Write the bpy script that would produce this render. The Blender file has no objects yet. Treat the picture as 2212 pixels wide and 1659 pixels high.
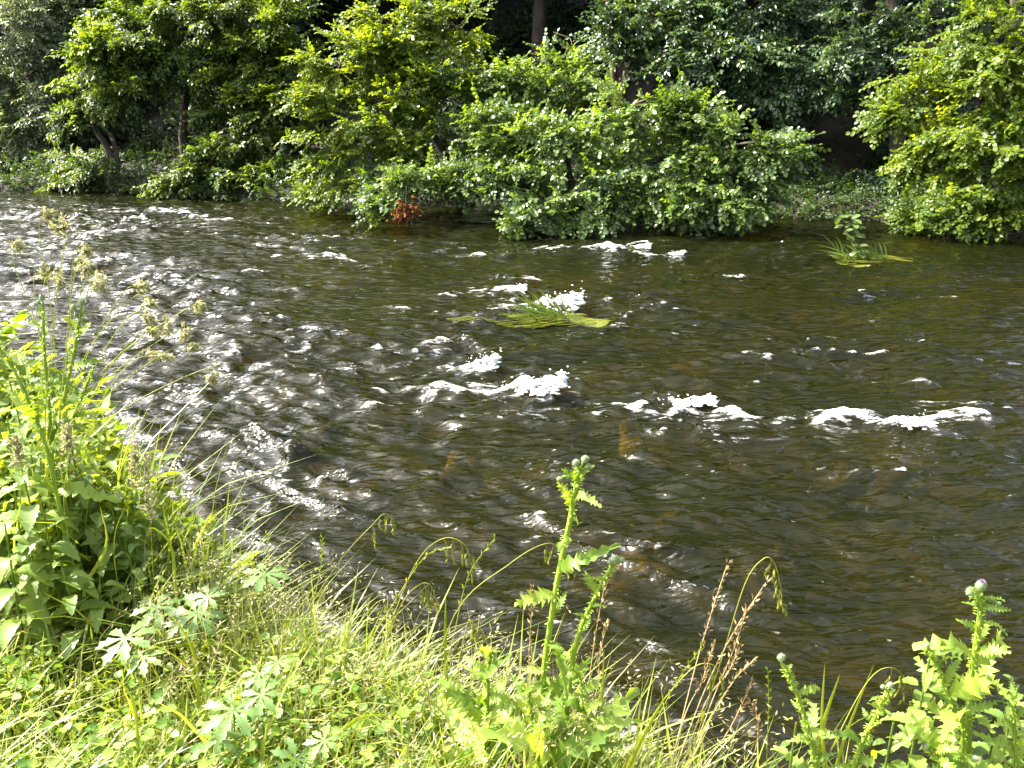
import bpy, math, random
import numpy as np
from mathutils import Vector
SC = bpy.context.scene
COL = SC.collection
rng = np.random.default_rng(7)
random.seed(7)
R = math.radians
PI = math.pi

# ------------------------------------------------------------------ camera, sky, sun, exposure
CAM = np.array([0.0, 0.0, 3.0]); PITCH = R(20.0); HFOV = R(60.0)
cam = bpy.data.objects.new('camera', bpy.data.cameras.new('camera'))
COL.objects.link(cam)
cam.location = CAM
cam.rotation_euler = (R(90) - PITCH, 0, 0)
cam.data.sensor_width = 36.0
cam.data.lens = 18.0 / math.tan(HFOV / 2)
cam.data.clip_start = 0.05
cam.data.clip_end = 2000
SC.camera = cam

SUN_AZ, SUN_EL = -76.0, 47.0          # azimuth from +Y, negative = towards -X
world = bpy.data.worlds.new('World'); SC.world = world; world.use_nodes = True
wt = world.node_tree
sky = wt.nodes.new('ShaderNodeTexSky'); sky.sky_type = 'NISHITA'; sky.sun_disc = False
sky.sun_elevation = R(SUN_EL); sky.sun_rotation = R(SUN_AZ)
sky.air_density = 1.0; sky.dust_density = 6.0; sky.ozone_density = 0.6
bg = wt.nodes['Background']; bg.inputs['Strength'].default_value = 0.14
hs = wt.nodes.new('ShaderNodeHueSaturation'); hs.inputs['Saturation'].default_value = .55   # hazy summer sky
wt.links.new(sky.outputs[0], hs.inputs['Color']); wt.links.new(hs.outputs[0], bg.inputs['Color'])
sd = bpy.data.lights.new('sun', 'SUN'); sd.energy = 5.0; sd.angle = R(0.5); sd.color = (1.0, 0.94, 0.82)
sun = bpy.data.objects.new('sun', sd); COL.objects.link(sun)
sdir = Vector((math.sin(R(SUN_AZ)) * math.cos(R(SUN_EL)), math.cos(R(SUN_AZ)) * math.cos(R(SUN_EL)), math.sin(R(SUN_EL))))
sun.rotation_euler = sdir.to_track_quat('Z', 'Y').to_euler()
sun.location = (-30, 10, 30)
vs = SC.view_settings
vs.view_transform = 'Standard'; vs.look = 'None'; vs.exposure = 2.3; vs.gamma = 1.0
vs.use_curve_mapping = False
SC.render.engine = 'CYCLES'
cy = SC.cycles
cy.use_denoising = True
cy.max_bounces = 6; cy.diffuse_bounces = 3; cy.glossy_bounces = 3; cy.transmission_bounces = 3; cy.transparent_max_bounces = 6
cy.sample_clamp_indirect = 6.0; cy.caustics_reflective = False; cy.caustics_refractive = False
SC.render.film_transparent = False

# ------------------------------------------------------------------ helpers
FPX = 1106.0 / math.tan(HFOV / 2)      # focal length in units of a 2212 x 1659 picture
_F = np.array([0, math.cos(PITCH), -math.sin(PITCH)]); _U = np.array([0, math.sin(PITCH), math.cos(PITCH)]); _X = np.array([1.0, 0, 0])
def ray(u, v): return _F + _X * ((u - 1106.0) / FPX) + _U * ((829.5 - v) / FPX)
def at(u, v, Y):
    d = ray(u, v); return CAM + d * (Y / d[1])
def onz(u, v, z=0.0):
    d = ray(u, v); return CAM + d * ((z - CAM[2]) / d[2])
def nrm(a):
    a = np.asarray(a, float); return a / np.maximum(np.linalg.norm(a, axis=-1, keepdims=True), 1e-9)

class MB:
    """collects vertices and faces for ONE mesh"""
    def __init__(s): s.V = []; s.Q = []; s.T = []; s.A = []; s.n = 0
    def add(s, V, Q=None, T=None, a=0.5):
        V = np.asarray(V, float).reshape(-1, 3)
        if Q is not None and len(Q): s.Q.append(np.asarray(Q, np.int64).reshape(-1, 4) + s.n)
        if T is not None and len(T): s.T.append(np.asarray(T, np.int64).reshape(-1, 3) + s.n)
        s.A.append(np.broadcast_to(np.asarray(a, float).reshape(-1), (len(V),)) if np.ndim(a) else np.full(len(V), float(a)))
        s.V.append(V); s.n += len(V)
    def mesh(s, name, mat, smooth=False):
        V = np.concatenate(s.V) if s.V else np.zeros((0, 3))
        Q = np.concatenate(s.Q) if s.Q else np.zeros((0, 4), np.int64)
        T = np.concatenate(s.T) if s.T else np.zeros((0, 3), np.int64)
        me = bpy.data.meshes.new(name)
        me.vertices.add(len(V)); me.vertices.foreach_set('co', V.astype(np.float32).ravel())
        nl = Q.size + T.size
        me.loops.add(nl); me.loops.foreach_set('vertex_index', np.concatenate([Q.ravel(), T.ravel()]).astype(np.int32))
        me.polygons.add(len(Q) + len(T))
        ls = np.concatenate([np.arange(len(Q)) * 4, Q.size + np.arange(len(T)) * 3]).astype(np.int32)
        me.polygons.foreach_set('loop_start', ls)
        if smooth: me.polygons.foreach_set('use_smooth', np.ones(len(ls), bool))
        at_ = me.attributes.new('var', 'FLOAT', 'POINT'); at_.data.foreach_set('value', np.concatenate(s.A).astype(np.float32))
        me.update(calc_edges=True)
        if mat: me.materials.append(mat)
        return me
    def build(s, name, mat, parent=None, smooth=False, kind=None):
        return link(name, s.mesh(name, mat, smooth), parent, kind)
def link(name, me, parent=None, kind=None):
    o = bpy.data.objects.new(name, me); COL.objects.link(o)
    if parent is not None: o.parent = parent
    if kind: o['kind'] = kind
    return o
def tag(o, label, cat=None, group=None, kind=None):
    o['label'] = label
    if cat: o['category'] = cat
    if group: o['group'] = group
    if kind: o['kind'] = kind
    return o
def empty(name, loc, label=None, cat=None, group=None):
    o = bpy.data.objects.new(name, None); COL.objects.link(o); o.location = tuple(float(c) for c in loc)
    o.empty_display_size = 0.1
    if label: tag(o, label, cat, group)
    return o
def frames(d, up):
    """N x 3 x 3 matrices with columns x = d, z near up"""
    x = nrm(d); z = up - x * np.sum(up * x, -1, keepdims=True); z = nrm(z); y = np.cross(z, x)
    return np.stack([x, y, z], -1)
def inst(mb, tmpl, M, loc, a):
    """copies of a template (V,Q,T) under matrices M and offsets loc, all in one mesh"""
    V, Q, T = tmpl; N = len(loc)
    if N == 0: return
    W = np.einsum('nij,kj->nki', M, V) + loc[:, None, :]
    off = (np.arange(N) * len(V))[:, None, None]
    mb.add(W.reshape(-1, 3), (Q[None] + off).reshape(-1, 4) if len(Q) else None, (T[None] + off).reshape(-1, 3) if len(T) else None, np.repeat(a, len(V)))
def tube(P, r, n=6):
    P = np.asarray(P, float); r = np.broadcast_to(np.asarray(r, float), (len(P),))
    t = nrm(np.gradient(P, axis=0)); ref = np.array([0, 0, 1.0]) if abs(t[:, 2].mean()) < .8 else np.array([1.0, 0, 0])
    a = nrm(np.cross(t, ref)); b = np.cross(t, a)
    th = np.arange(n) * 2 * PI / n
    V = P[:, None] + r[:, None, None] * (np.cos(th)[None, :, None] * a[:, None] + np.sin(th)[None, :, None] * b[:, None])
    i = np.arange(len(P) - 1)[:, None] * n; j = np.arange(n)[None]; k = (j + 1) % n
    Q = np.stack([i + j, i + k, i + n + k, i + n + j], -1).reshape(-1, 4)
    return V.reshape(-1, 3), Q
def curve(pts, n=12):
    """smooth line through points (Catmull-Rom)"""
    P = np.asarray(pts, float)
    if len(P) == 2: return P[0] + (P[1] - P[0]) * np.linspace(0, 1, n)[:, None]
    E = np.vstack([2 * P[0] - P[1], P, 2 * P[-1] - P[-2]]); s = np.linspace(0, len(P) - 1 - 1e-6, n); out = []
    for q in s:
        i = int(q); f = q - i; a, b, c, d = E[i:i + 4]
        out.append(.5 * (2 * b + (c - a) * f + (2 * a - 5 * b + 4 * c - d) * f * f + (3 * b - a - 3 * c + d) * f ** 3))
    return np.array(out)

# value noise by filtered spectra, periodic tile
def field(n, size, lo, hi, power, seed, stretch=1.0, angle=0.0):
    r = np.random.default_rng(seed)
    k = np.fft.fftfreq(n, size / n) * 2 * PI
    kx, ky = np.meshgrid(k, k, indexing='xy')
    c, s_ = math.cos(angle), math.sin(angle)
    ka = (kx * c + ky * s_) * stretch; kb = -kx * s_ + ky * c
    kk = np.sqrt(ka ** 2 + kb ** 2) + 1e-9
    A = kk ** (-power) * (kk > 2 * PI / hi) * (kk < 2 * PI / lo)
    f = np.fft.ifft2(np.fft.fft2(r.standard_normal((n, n))) * A).real
    return f / f.std()
def sample(f, size, x, y):
    n = len(f); gx = (x / size * n) % n; gy = (y / size * n) % n
    i = np.floor(gx).astype(int) % n; j = np.floor(gy).astype(int) % n; a = gx - np.floor(gx); b = gy - np.floor(gy)
    i1 = (i + 1) % n; j1 = (j + 1) % n
    return f[j, i] * (1 - a) * (1 - b) + f[j, i1] * a * (1 - b) + f[j1, i] * (1 - a) * b + f[j1, i1] * a * b
NF = field(512, 30.0, .3, 8.0, 1.6, 3)
def lump(x, y): return sample(NF, 30.0, np.asarray(x, float), np.asarray(y, float))

# ------------------------------------------------------------------ materials
def newmat(name):
    m = bpy.data.materials.new(name); m.use_nodes = True; nt = m.node_tree
    p = nt.nodes['Principled BSDF']; o = nt.nodes['Material Output']
    return m, nt, p, o
def N(nt, t, **kw):
    n = nt.nodes.new(t)
    for k, v in kw.items(): setattr(n, k, v)
    return n
def ramp(nt, fac, stops):
    r = N(nt, 'ShaderNodeValToRGB'); nt.links.new(fac, r.inputs[0]); e = r.color_ramp.elements
    while len(e) < len(stops): e.new(.5)
    for el, (p, c) in zip(e, stops): el.position = p; el.color = (*c, 1)
    return r.outputs[0]
def leaf_mat(name, dark, light, trans, tfac=.42, rough=.42, spec=.5, scale=6.0):
    m, nt, p, o = newmat(name); L = nt.links
    a = N(nt, 'ShaderNodeAttribute', attribute_name='var')
    nz = N(nt, 'ShaderNodeTexNoise'); nz.inputs['Scale'].default_value = scale; nz.inputs['Detail'].default_value = 3
    g = N(nt, 'ShaderNodeNewGeometry'); L.new(g.outputs['Position'], nz.inputs['Vector'])
    mx = N(nt, 'ShaderNodeMath', operation='MULTIPLY_ADD'); L.new(nz.outputs[0], mx.inputs[0]); mx.inputs[1].default_value = .5
    sb = N(nt, 'ShaderNodeMath', operation='ADD'); L.new(a.outputs['Fac'], sb.inputs[0]); sb.inputs[1].default_value = -.25
    L.new(sb.outputs[0], mx.inputs[2])
    c = ramp(nt, mx.outputs[0], [(.1, dark), (.9, light)])
    L.new(c, p.inputs['Base Color']); p.inputs['Roughness'].default_value = rough
    p.inputs['Specular IOR Level'].default_value = spec
    t = N(nt, 'ShaderNodeBsdfTranslucent')
    mc = N(nt, 'ShaderNodeMix', data_type='RGBA', blend_type='MULTIPLY'); mc.inputs[0].default_value = 1
    d3 = np.array(light); tr = [min(3.0, trans[i] / max(d3[i], .005)) for i in range(3)]
    L.new(c, mc.inputs[6]); mc.inputs[7].default_value = (*tr, 1)
    L.new(mc.outputs[2], t.inputs['Color'])
    ms = N(nt, 'ShaderNodeMixShader'); ms.inputs[0].default_value = tfac
    L.new(p.outputs[0], ms.inputs[1]); L.new(t.outputs[0], ms.inputs[2]); L.new(ms.outputs[0], o.inputs['Surface'])
    return m
def simple_mat(name, c1, c2, scale=8.0, rough=.8, bump=0.0, detail=5, stretch=(1, 1, 1)):
    m, nt, p, o = newmat(name); L = nt.links
    g = N(nt, 'ShaderNodeTexCoord'); mp = N(nt, 'ShaderNodeMapping'); mp.inputs['Scale'].default_value = stretch
    L.new(g.outputs['Object'], mp.inputs[0])
    nz = N(nt, 'ShaderNodeTexNoise'); nz.inputs['Scale'].default_value = scale; nz.inputs['Detail'].default_value = detail
    L.new(mp.outputs[0], nz.inputs['Vector'])
    L.new(ramp(nt, nz.outputs[0], [(.32, c1), (.68, c2)]), p.inputs['Base Color']); p.inputs['Roughness'].default_value = rough
    if bump:
        b = N(nt, 'ShaderNodeBump'); b.inputs['Strength'].default_value = bump; b.inputs['Distance'].default_value = .03
        L.new(nz.outputs[0], b.inputs['Height']); L.new(b.outputs[0], p.inputs['Normal'])
    return m
M_ALDER = leaf_mat('alder_leaf', (.036, .074, .018), (.130, .200, .046), (.26, .36, .018), .44, .36, .55)
M_ALDER_Y = leaf_mat('yellow_alder_leaf', (.040, .080, .010), (.13, .19, .018), (.36, .43, .010), .47, .45, .45)  # yellower and more translucent than the other alder leaf
M_HORN = leaf_mat('hornbeam_leaf', (.022, .050, .010), (.095, .150, .020), (.27, .36, .010), .44, .40, .5)
M_GREY = leaf_mat('grey_green_leaf', (.050, .080, .035), (.16, .20, .10), (.24, .30, .06), .36, .36, .6)
M_BLUE = leaf_mat('dark_maple_leaf', (.024, .055, .022), (.080, .135, .050), (.15, .23, .02), .36, .34, .7)
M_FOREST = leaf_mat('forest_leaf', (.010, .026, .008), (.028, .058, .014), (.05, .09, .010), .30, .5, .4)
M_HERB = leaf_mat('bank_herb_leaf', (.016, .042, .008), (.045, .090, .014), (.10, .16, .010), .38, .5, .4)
M_HERB2 = leaf_mat('near_herb_leaf', (.085, .15, .022), (.22, .29, .055), (.50, .56, .02), .45, .5, .4, 8.0)
M_GRASS = leaf_mat('grass_blade_green', (.080, .140, .012), (.30, .34, .055), (.52, .55, .03), .45, .40, .5, 3.0)
M_STRAW = leaf_mat('pale_grass', (.24, .22, .09), (.42, .38, .20), (.42, .38, .16), .35, .6, .3, 3.0)
M_CLOVER = leaf_mat('clover_leaf', (.065, .150, .015), (.20, .30, .04), (.26, .38, .02), .42, .5, .4, 4.0)
M_THISTLE = leaf_mat('thistle_leaf', (.10, .185, .020), (.24, .34, .055), (.48, .56, .03), .45, .5, .4, 9.0)
M_TSTEM = leaf_mat('thistle_stem', (.140, .220, .020), (.240, .330, .040), (.34, .42, .03), .25, .5, .4, 20.0)
M_NETTLE = leaf_mat('nettle_leaf', (.075, .135, .022), (.20, .29, .06), (.52, .56, .012), .42, .5, .4, 9.0)
M_CRANE = leaf_mat('cranesbill_leaf', (.09, .17, .040), (.20, .29, .09), (.34, .44, .05), .38, .45, .5, 9.0)
M_DRY = leaf_mat('dry_stalk', (.22, .14, .06), (.46, .36, .20), (.35, .25, .10), .2, .7, .2, 12.0)
M_SEED = leaf_mat('green_seed_spike', (.14, .16, .02), (.28, .28, .05), (.32, .32, .04), .3, .6, .3, 12.0)
M_PANICLE = leaf_mat('cream_panicle', (.34, .33, .16), (.60, .57, .34), (.50, .48, .22), .3, .6, .3, 12.0)
M_BUD = leaf_mat('thistle_bud', (.12, .18, .07), (.30, .36, .20), (.2, .25, .08), .15, .6, .3, 60.0)
M_PURPLE = leaf_mat('purple_floret', (.34, .16, .36), (.55, .32, .58), (.5, .25, .5), .3, .6, .3, 60.0)
M_DEAD = leaf_mat('dead_brown_leaf', (.060, .022, .008), (.22, .090, .025), (.25, .10, .02), .35, .7, .2, 14.0)
M_REED = leaf_mat('reed_blade', (.040, .090, .020), (.150, .210, .055), (.16, .22, .03), .38, .4, .5, 6.0)
M_BARK = simple_mat('bark', (.020, .015, .010), (.075, .058, .040), 9, .9, .6, 6, (1, 1, .25))
M_BARK_WARM = simple_mat('warm_bark', (.035, .024, .013), (.11, .075, .04), 7, .9, .6, 6, (1, 1, .25))
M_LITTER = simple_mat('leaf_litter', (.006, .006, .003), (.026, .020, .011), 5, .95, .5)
M_SOIL = simple_mat('bank_soil', (.030, .030, .012), (.085, .080, .030), 6, .95, .5)

def attr_math(nt, a, op, b):
    n = N(nt, 'ShaderNodeMath', operation=op); n.use_clamp = False
    for i, q in enumerate((a, b)):
        if isinstance(q, (int, float)): n.inputs[i].default_value = q
        else: nt.links.new(q, n.inputs[i])
    return n.outputs[0]

def make_bed_mat():
    m, nt, p, o = newmat('river_bed_stones'); L = nt.links
    tc = N(nt, 'ShaderNodeTexCoord')
    v = N(nt, 'ShaderNodeTexVoronoi'); v.inputs['Scale'].default_value = 3.2; L.new(tc.outputs['Object'], v.inputs['Vector'])
    nz = N(nt, 'ShaderNodeTexNoise'); nz.inputs['Scale'].default_value = .55; nz.inputs['Detail'].default_value = 4; L.new(tc.outputs['Object'], nz.inputs['Vector'])
    sx = N(nt, 'ShaderNodeSeparateColor'); L.new(v.outputs['Color'], sx.inputs[0])
    a = attr_math(nt, attr_math(nt, sx.outputs[0], 'MULTIPLY', .35), 'ADD', attr_math(nt, nz.outputs[0], 'MULTIPLY', .9))
    c = ramp(nt, a, [(.3, (.016, .015, .005)), (.58, (.045, .036, .011)), (.76, (.085, .056, .015)), (.92, (.15, .09, .022))])
    L.new(c, p.inputs['Base Color']); p.inputs['Roughness'].default_value = .9
    b = N(nt, 'ShaderNodeBump'); b.inputs['Strength'].default_value = .7; b.inputs['Distance'].default_value = .06; b.invert = True
    L.new(v.outputs['Distance'], b.inputs['Height']); L.new(b.outputs[0], p.inputs['Normal'])
    return m
M_BED = make_bed_mat()

def make_water_mat():
    m, nt, p, o = newmat('river_water'); L = nt.links
    nt.nodes.remove(p)
    tc = N(nt, 'ShaderNodeTexCoord')
    mp = N(nt, 'ShaderNodeMapping'); mp.inputs['Rotation'].default_value = (0, 0, R(14)); mp.inputs['Scale'].default_value = (.33, 1.0, 1.0)
    L.new(tc.outputs['Object'], mp.inputs[0])
    n1 = N(nt, 'ShaderNodeTexNoise'); n1.inputs['Scale'].default_value = 7.5; n1.inputs['Detail'].default_value = 2.0; n1.inputs['Distortion'].default_value = 1.0
    n2 = N(nt, 'ShaderNodeTexNoise'); n2.inputs['Scale'].default_value = 24.0; n2.inputs['Detail'].default_value = 2; n2.inputs['Distortion'].default_value = .6
    L.new(mp.outputs[0], n1.inputs['Vector']); L.new(mp.outputs[0], n2.inputs['Vector'])
    h = attr_math(nt, n1.outputs[0], 'ADD', attr_math(nt, n2.outputs[0], 'MULTIPLY', .16))
    b = N(nt, 'ShaderNodeBump'); b.inputs['Strength'].default_value = 1.0; b.inputs['Distance'].default_value = .058
    L.new(h, b.inputs['Height'])
    fr = N(nt, 'ShaderNodeFresnel'); fr.inputs['IOR'].default_value = 1.34; L.new(b.outputs[0], fr.inputs['Normal'])
    gl = N(nt, 'ShaderNodeBsdfGlossy'); gl.inputs['Roughness'].default_value = .09; L.new(b.outputs[0], gl.inputs['Normal'])
    df = N(nt, 'ShaderNodeBsdfDiffuse'); df.inputs['Color'].default_value = (.0105, .0130, .0026, 1)
    tr = N(nt, 'ShaderNodeBsdfTransparent'); tr.inputs['Color'].default_value = (.36, .33, .11, 1)
    m1 = N(nt, 'ShaderNodeMixShader'); m1.inputs[0].default_value = .66; L.new(df.outputs[0], m1.inputs[1]); L.new(tr.outputs[0], m1.inputs[2])
    m2 = N(nt, 'ShaderNodeMixShader'); L.new(fr.outputs[0], m2.inputs[0]); L.new(m1.outputs[0], m2.inputs[1]); L.new(gl.outputs[0], m2.inputs[2])
    # broken white water and painted crest glints where the surface carries foam
    at_ = N(nt, 'ShaderNodeAttribute', attribute_name='var')
    n3 = N(nt, 'ShaderNodeTexNoise'); n3.inputs['Scale'].default_value = 16.0; n3.inputs['Detail'].default_value = 7; n3.inputs['Roughness'].default_value = .72
    L.new(mp.outputs[0], n3.inputs['Vector'])
    q = attr_math(nt, at_.outputs['Fac'], 'ADD', attr_math(nt, attr_math(nt, n3.outputs[0], 'ADD', -.5), 'MULTIPLY', 3.2))
    mr = N(nt, 'ShaderNodeMapRange'); mr.interpolation_type = 'SMOOTHSTEP'; L.new(q, mr.inputs[0])
    mr.inputs[1].default_value = .30; mr.inputs[2].default_value = 1.10
    gt = N(nt, 'ShaderNodeMapRange'); gt.interpolation_type = 'SMOOTHSTEP'; L.new(at_.outputs['Fac'], gt.inputs[0]); gt.inputs[1].default_value = .06; gt.inputs[2].default_value = .34
    fm = attr_math(nt, mr.outputs[0], 'MULTIPLY', gt.outputs[0])
    wf = N(nt, 'ShaderNodeBsdfDiffuse'); wf.inputs['Color'].default_value = (.80, .81, .80, 1)
    m3 = N(nt, 'ShaderNodeMixShader'); L.new(fm, m3.inputs[0]); L.new(m2.outputs[0], m3.inputs[1]); L.new(wf.outputs[0], m3.inputs[2])
    L.new(m3.outputs[0], o.inputs['Surface'])
    return m
M_WATER = make_water_mat()
def make_foam_mat():
    m, nt, p, o = newmat('white_foam'); L = nt.links
    p.inputs['Base Color'].default_value = (.86, .87, .87, 1); p.inputs['Roughness'].default_value = .35
    tc = N(nt, 'ShaderNodeTexCoord'); nz = N(nt, 'ShaderNodeTexNoise'); nz.inputs['Scale'].default_value = 40; nz.inputs['Detail'].default_value = 4
    L.new(tc.outputs['Object'], nz.inputs['Vector'])
    b = N(nt, 'ShaderNodeBump'); b.inputs['Strength'].default_value = .6; b.inputs['Distance'].default_value = .02
    L.new(nz.outputs[0], b.inputs['Height']); L.new(b.outputs[0], p.inputs['Normal'])
    return m
M_FOAM = make_foam_mat()
def make_moss_mat():
    m, nt, p, o = newmat('golden_moss'); L = nt.links
    tc = N(nt, 'ShaderNodeTexCoord'); mp = N(nt, 'ShaderNodeMapping'); mp.inputs['Scale'].default_value = (.35, 2.5, 1); L.new(tc.outputs['Object'], mp.inputs[0])
    nz = N(nt, 'ShaderNodeTexNoise'); nz.inputs['Scale'].default_value = 9; nz.inputs['Detail'].default_value = 5; L.new(mp.outputs[0], nz.inputs['Vector'])
    L.new(ramp(nt, nz.outputs[0], [(.3, (.030, .045, .006)), (.55, (.085, .10, .012)), (.78, (.17, .14, .03))]), p.inputs['Base Color'])
    p.inputs['Roughness'].default_value = .25
    b = N(nt, 'ShaderNodeBump'); b.inputs['Strength'].default_value = .5; b.inputs['Distance'].default_value = .02
    L.new(nz.outputs[0], b.inputs['Height']); L.new(b.outputs[0], p.inputs['Normal'])
    return m
M_MOSS = make_moss_mat()
M_GOLD = simple_mat('golden_boulder', (.20, .12, .02), (.62, .42, .08), 6, .8, .4)
M_ROCK = simple_mat('amber_boulder', (.07, .042, .010), (.25, .155, .03), 7, .8, .4)

# ------------------------------------------------------------------ setting: ground, river bed, water
EX = np.array([-60, -12, -6, -3.5, -2.3, -1.55, -.9, -.3, 0, .3, 1.0, 2.0, 5.0, 12.0, 60.0])
EY = np.array([60, 15, 8.0, 4.9, 3.5, 2.75, 2.2, 1.88, 1.72, 1.50, 1.36, 1.32, .9, -1.2, -16.0])
def far_y(x): return 19.6 - .215 * np.asarray(x, float) + .35 * np.sin(np.asarray(x, float) * .55 + 1.0) * .6
def bank_d(x, y): return (np.asarray(y, float) - np.interp(x, EX, EY)) * .80
def sstep(a, b, x):
    t = np.clip((x - a) / (b - a), 0, 1); return t * t * (3 - 2 * t)
def ground_z(x, y):
    x = np.asarray(x, float); y = np.asarray(y, float)
    d = bank_d(x, y)
    near = 1.40 + .05 * lump(x * 1.5, y * 1.5) * .6 + .08 * sstep(-.8, -2.0, x)
    z = near * (1 - sstep(-.05, .95, d)) + (-.50) * sstep(-.05, .95, d)
    z = np.where(d > .95, -.50 + .07 * lump(x, y), z)
    f = y - far_y(x)
    zf = -.50 + .75 * sstep(-.7, .35, f) + np.maximum(f - .2, 0) * .16 + np.maximum(f - 2.5, 0) * .36 + .10 * lump(x * .7, y * .7) * sstep(0, 2, f)
    zf = np.where(f > 14, 4.9 + .03 * (f - 14), zf)
    return np.where(f > -.7, np.maximum(zf, z), z)
def grid(xs, ys, zf):
    X, Y = np.meshgrid(xs, ys); V = np.stack([X, Y, zf(X, Y)], -1).reshape(-1, 3)
    n = len(xs); i = (np.arange(len(ys) - 1)[:, None] * n + np.arange(n - 1)[None]).reshape(-1)
    return V, np.stack([i, i + 1, i + n + 1, i + n], -1)
def graded(*segs):
    out = []
    for a, b, s in segs: out.append(np.arange(a, b, s))
    return np.concatenate(out + [[segs[-1][1]]])
gx = graded((-240, -60, 12), (-60, -16, 1.5), (-16, -4, .4), (-4, 4, .10), (4, 14, .4), (14, 60, 1.5), (60, 240, 12))
gy = graded((-120, -10, 10), (-10, 0, .8), (0, 4.5, .08), (4.5, 16, .5), (16, 24, .25), (24, 48, 1.0), (48, 320, 16))
V, Q = grid(gx, gy, ground_z)
C = V[Q].mean(1)
dC = bank_d(C[:, 0], C[:, 1]); fC = C[:, 1] - far_y(C[:, 0])
near_m = dC < .75; far_m = fC > -.3; bed_m = ~near_m & ~far_m
def part_mesh(mask, name, mat):
    q = Q[mask]; u, inv = np.unique(q, return_inverse=True); mb = MB(); mb.add(V[u], inv.reshape(-1, 4))
    return mb.build(name, mat, None, True, 'structure')
tag(part_mesh(near_m, 'near_bank_ground', M_SOIL), 'grassy near river bank the camera stands on')
tag(part_mesh(bed_m, 'river_bed', M_BED), 'brown stony river bed under the shallow water')
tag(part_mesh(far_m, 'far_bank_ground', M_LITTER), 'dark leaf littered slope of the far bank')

# broken water: u, v, half length (px), half depth (px), height (m), foam
WAVES = [(1212, 668, 58, 30, .15, 1.0), (1112, 634, 44, 20, .10, .85), (1165, 850, 72, 30, .15, 1.0), (1050, 800, 42, 26, .13, .95),
         (1490, 888, 82, 16, .09, .95), (1395, 893, 40, 10, .05, .7), (1440, 893, 50, 8, .05, .8), (1570, 893, 50, 8, .05, .75), (1630, 905, 60, 8, .05, .8), (1700, 914, 60, 7, .05, .8), (1770, 914, 60, 7, .05, .85), (1820, 908, 50, 8, .05, .8), (1870, 898, 45, 8, .05, .8), (1920, 915, 45, 8, .05, .75), (2040, 925, 50, 8, .05, .7), (2110, 900, 45, 9, .05, .6),
         (1985, 930, 66, 18, .09, .95), (2150, 882, 58, 14, .07, .7), (2075, 905, 50, 10, .05, .5), (1345, 543, 72, 10, .09, .9), (1390, 532, 26, 10, .09, .8), (1465, 552, 32, 7, .07, .95),
         (1040, 551, 24, 6, .06, .8), (715, 556, 60, 9, .08, .7), (770, 558, 30, 6, .05, .6), (730, 518, 22, 5, .05, .7), (380, 457, 62, 6, .08, .8), (490, 480, 62, 5, .06, .7), (440, 470, 40, 4, .05, .5),
         (500, 772, 60, 16, .09, .45), (620, 800, 60, 18, .09, .55), (745, 815, 60, 16, .07, .45), (960, 748, 50, 12, .07, .5), (860, 790, 50, 14, .08, .5),
         (980, 850, 70, 14, .06, .6), (800, 880, 60, 12, .05, .4), (900, 930, 40, 16, .05, .45), (650, 1000, 50, 22, .09, .25), (400, 1020, 60, 22, .09, .2), (600, 1100, 50, 18, .07, .2),
         (1700, 1385, 90, 22, .07, .0), (1930, 1030, 60, 20, .07, .3), (1320, 1020, 60, 10, .05, .4), (1250, 840, 40, 12, .05, .3), (1590, 595, 40, 7, .04, .5), (1160, 605, 40, 6, .05, .5),
         (990, 640, 60, 8, .06, .5), (880, 668, 60, 8, .06, .4), (560, 590, 60, 9, .07, .4), (300, 640, 60, 10, .07, .35), (180, 600, 60, 10, .07, .35), (1340, 700, 30, 8, .04, .6),
         (1480, 720, 40, 8, .03, .5), (2000, 820, 50, 12, .05, .4), (1650, 780, 60, 10, .04, .35), (1240, 920, 60, 14, .03, .0), (1900, 700, 50, 8, .03, .3), (2050, 640, 40, 5, .03, .3)]
FA = field(1024, 20.48, .15, .55, 1.5, 11, 2.7, R(-7)); FB = field(1024, 17.0, .09, .22, 1.3, 12, 2.4, R(-5)); FC = field(1024, 23.0, .7, 3.0, 1.7, 13, 1.6, R(4))
FE = field(1024, 17.0, .08, .22, 1.3, 15, 2.6, R(-33)); FG = field(1024, 20.48, .15, .60, 1.5, 16, 2.8, R(-32))
FD = field(512, 40.0, 1.5, 12.0, 1.5, 14); FH = field(1024, 19.0, .35, 1.6, 1.2, 17, 2.6, R(-8)); FI = field(1024, 21.0, .8, 4.0, 1.2, 18, 1.6, R(-10)); FJ = field(1024, 18.0, .35, 1.5, 1.2, 19, 3.0, R(-31))
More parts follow.
